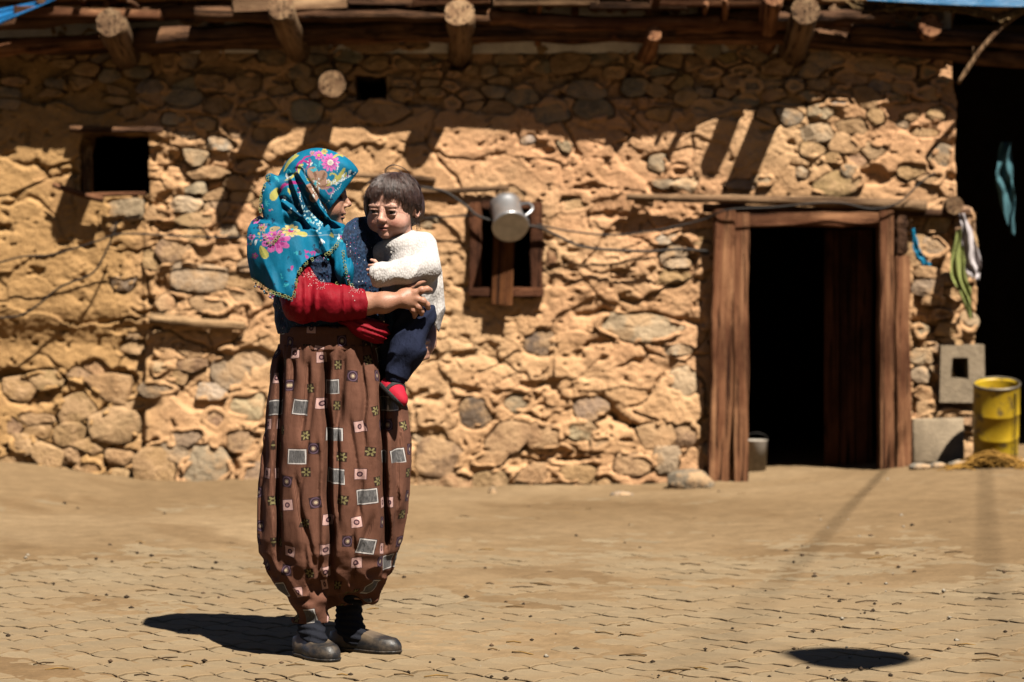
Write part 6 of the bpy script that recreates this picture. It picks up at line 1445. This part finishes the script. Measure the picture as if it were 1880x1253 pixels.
# droppings, pebbles and straw bits scattered over the yard
mb = MB(); rp = random.Random(91); PB = [(1, 0, 0), (-1, 0, 0), (0, 1, 0), (0, -1, 0), (0, 0, 1), (0, 0, -1)]
for k in range(300):
    y = 6.9 + 7.0 * rp.random() ** 1.6; x = (rp.uniform(-0.23, 0.23) if rp.random() < 0.5 else rp.choice((0.14, 0.17, -0.15, 0.03)) + rp.gauss(0, 0.03)) * y; r = rp.choice((0.004, 0.005, 0.007, 0.009, 0.012)) * (0.7 + 0.05 * y) * 0.75; z = gz_(x, y) + 0.006 + r * 0.5
    s3 = [rp.uniform(0.7, 1.3) for _ in range(6)]; mb.add([(x + a * r * q, y + b * r * q, z + c * r * 0.7 * q) for (a, b, c), q in zip(PB, s3)], OF, rp.choice([(0.06, 0.04, 0.025)] * 4 + [(0.16, 0.10, 0.06), (0.42, 0.36, 0.28)]))
for k in range(90):
    y = 6.9 + 6.5 * rp.random() ** 1.4; x = rp.uniform(-0.2, 0.24) * y; a = rp.uniform(-0.8, 0.8); L = rp.uniform(0.015, 0.05); z = gz_(x, y) + 0.009
    V, F = tube([(x - L * math.cos(a), y - L * math.sin(a), z), (x, y, z + 0.004), (x + L * math.cos(a), y + L * math.sin(a), z)], 0.0022, 4); mb.add(V, F, rp.choice([(0.10, 0.06, 0.03), (0.35, 0.2, 0.06), (0.2, 0.12, 0.05)]))
pb = mb.build('pebbles', m_cloth('yard_litter', None, 0.9, 400, 0.0005, 0.1, True)); pb['kind'] = 'stuff'; pb['label'] = 'dark pebbles droppings and straw bits on the dusty yard'; pb['category'] = 'pebbles'
# added unseen casters over the yard: a blob and two wires throwing soft shadows
LP = Vector((1.03 + 5 * SUN.x / SUN.z, 7.47 + 5 * SUN.y / SUN.z, 5.0)); blob_caster = thing('shadow_caster', 'added unseen round lump whose shadow falls on the yard', 'blob_caster', LP)
V, F = lathe([(0.03, 0.24), (0.05, 0.18), (0.13, 0.13), (0.18, 0.0), (0.17, -0.08), (0.12, -0.15), (0.0005, -0.17)], 28); V = [(x * (1 + 0.10 * math.sin(3 * math.atan2(y, x) + 1) + 0.6 * z), y * (1 + 0.14 * math.sin(2 * math.atan2(y, x))), z * 1.25) for x, y, z in V]; mesh('caster_body', V, F, ALU, blob_caster, Matrix.Translation(LP))
V, F = tube([LP + Vector((0, 0, 0.18)), LP + Vector((0.3, -0.6, 2.5))], 0.003, 5); mesh('wire', V, F, CAB, blob_caster)
def hung(a, b, hs):                                        # added wire with its shadow from ground point a to b, rising to blur
    out = []
    for k, h in enumerate(hs):
        t = k / (len(hs) - 1) * 2.2; out.append(Vector((a[0] + (b[0] - a[0]) * t + SUN.x / SUN.z * h, a[1] + (b[1] - a[1]) * t + SUN.y / SUN.z * h, h)))
    return out
for k, (lb, P_) in enumerate((('added unseen wire above the doorway side of the yard, casts a line shadow', hung((2.2, 14.4), (1.09, 9.69), (5.0, 7.0, 13.0, 26.0, 40.0))), ('second added unseen wire farther right above the yard, casts a line shadow', hung((2.75, 14.4), (1.9, 9.6), (8.0, 9.0, 12.0, 18.0, 26.0))))):
    V, F = tube(smoothpts(P_, 8), 0.011, 6); tag(mesh('shadow_wire', V, F, CAB), lb, 'wire', 'added wires casting shadows on the yard')
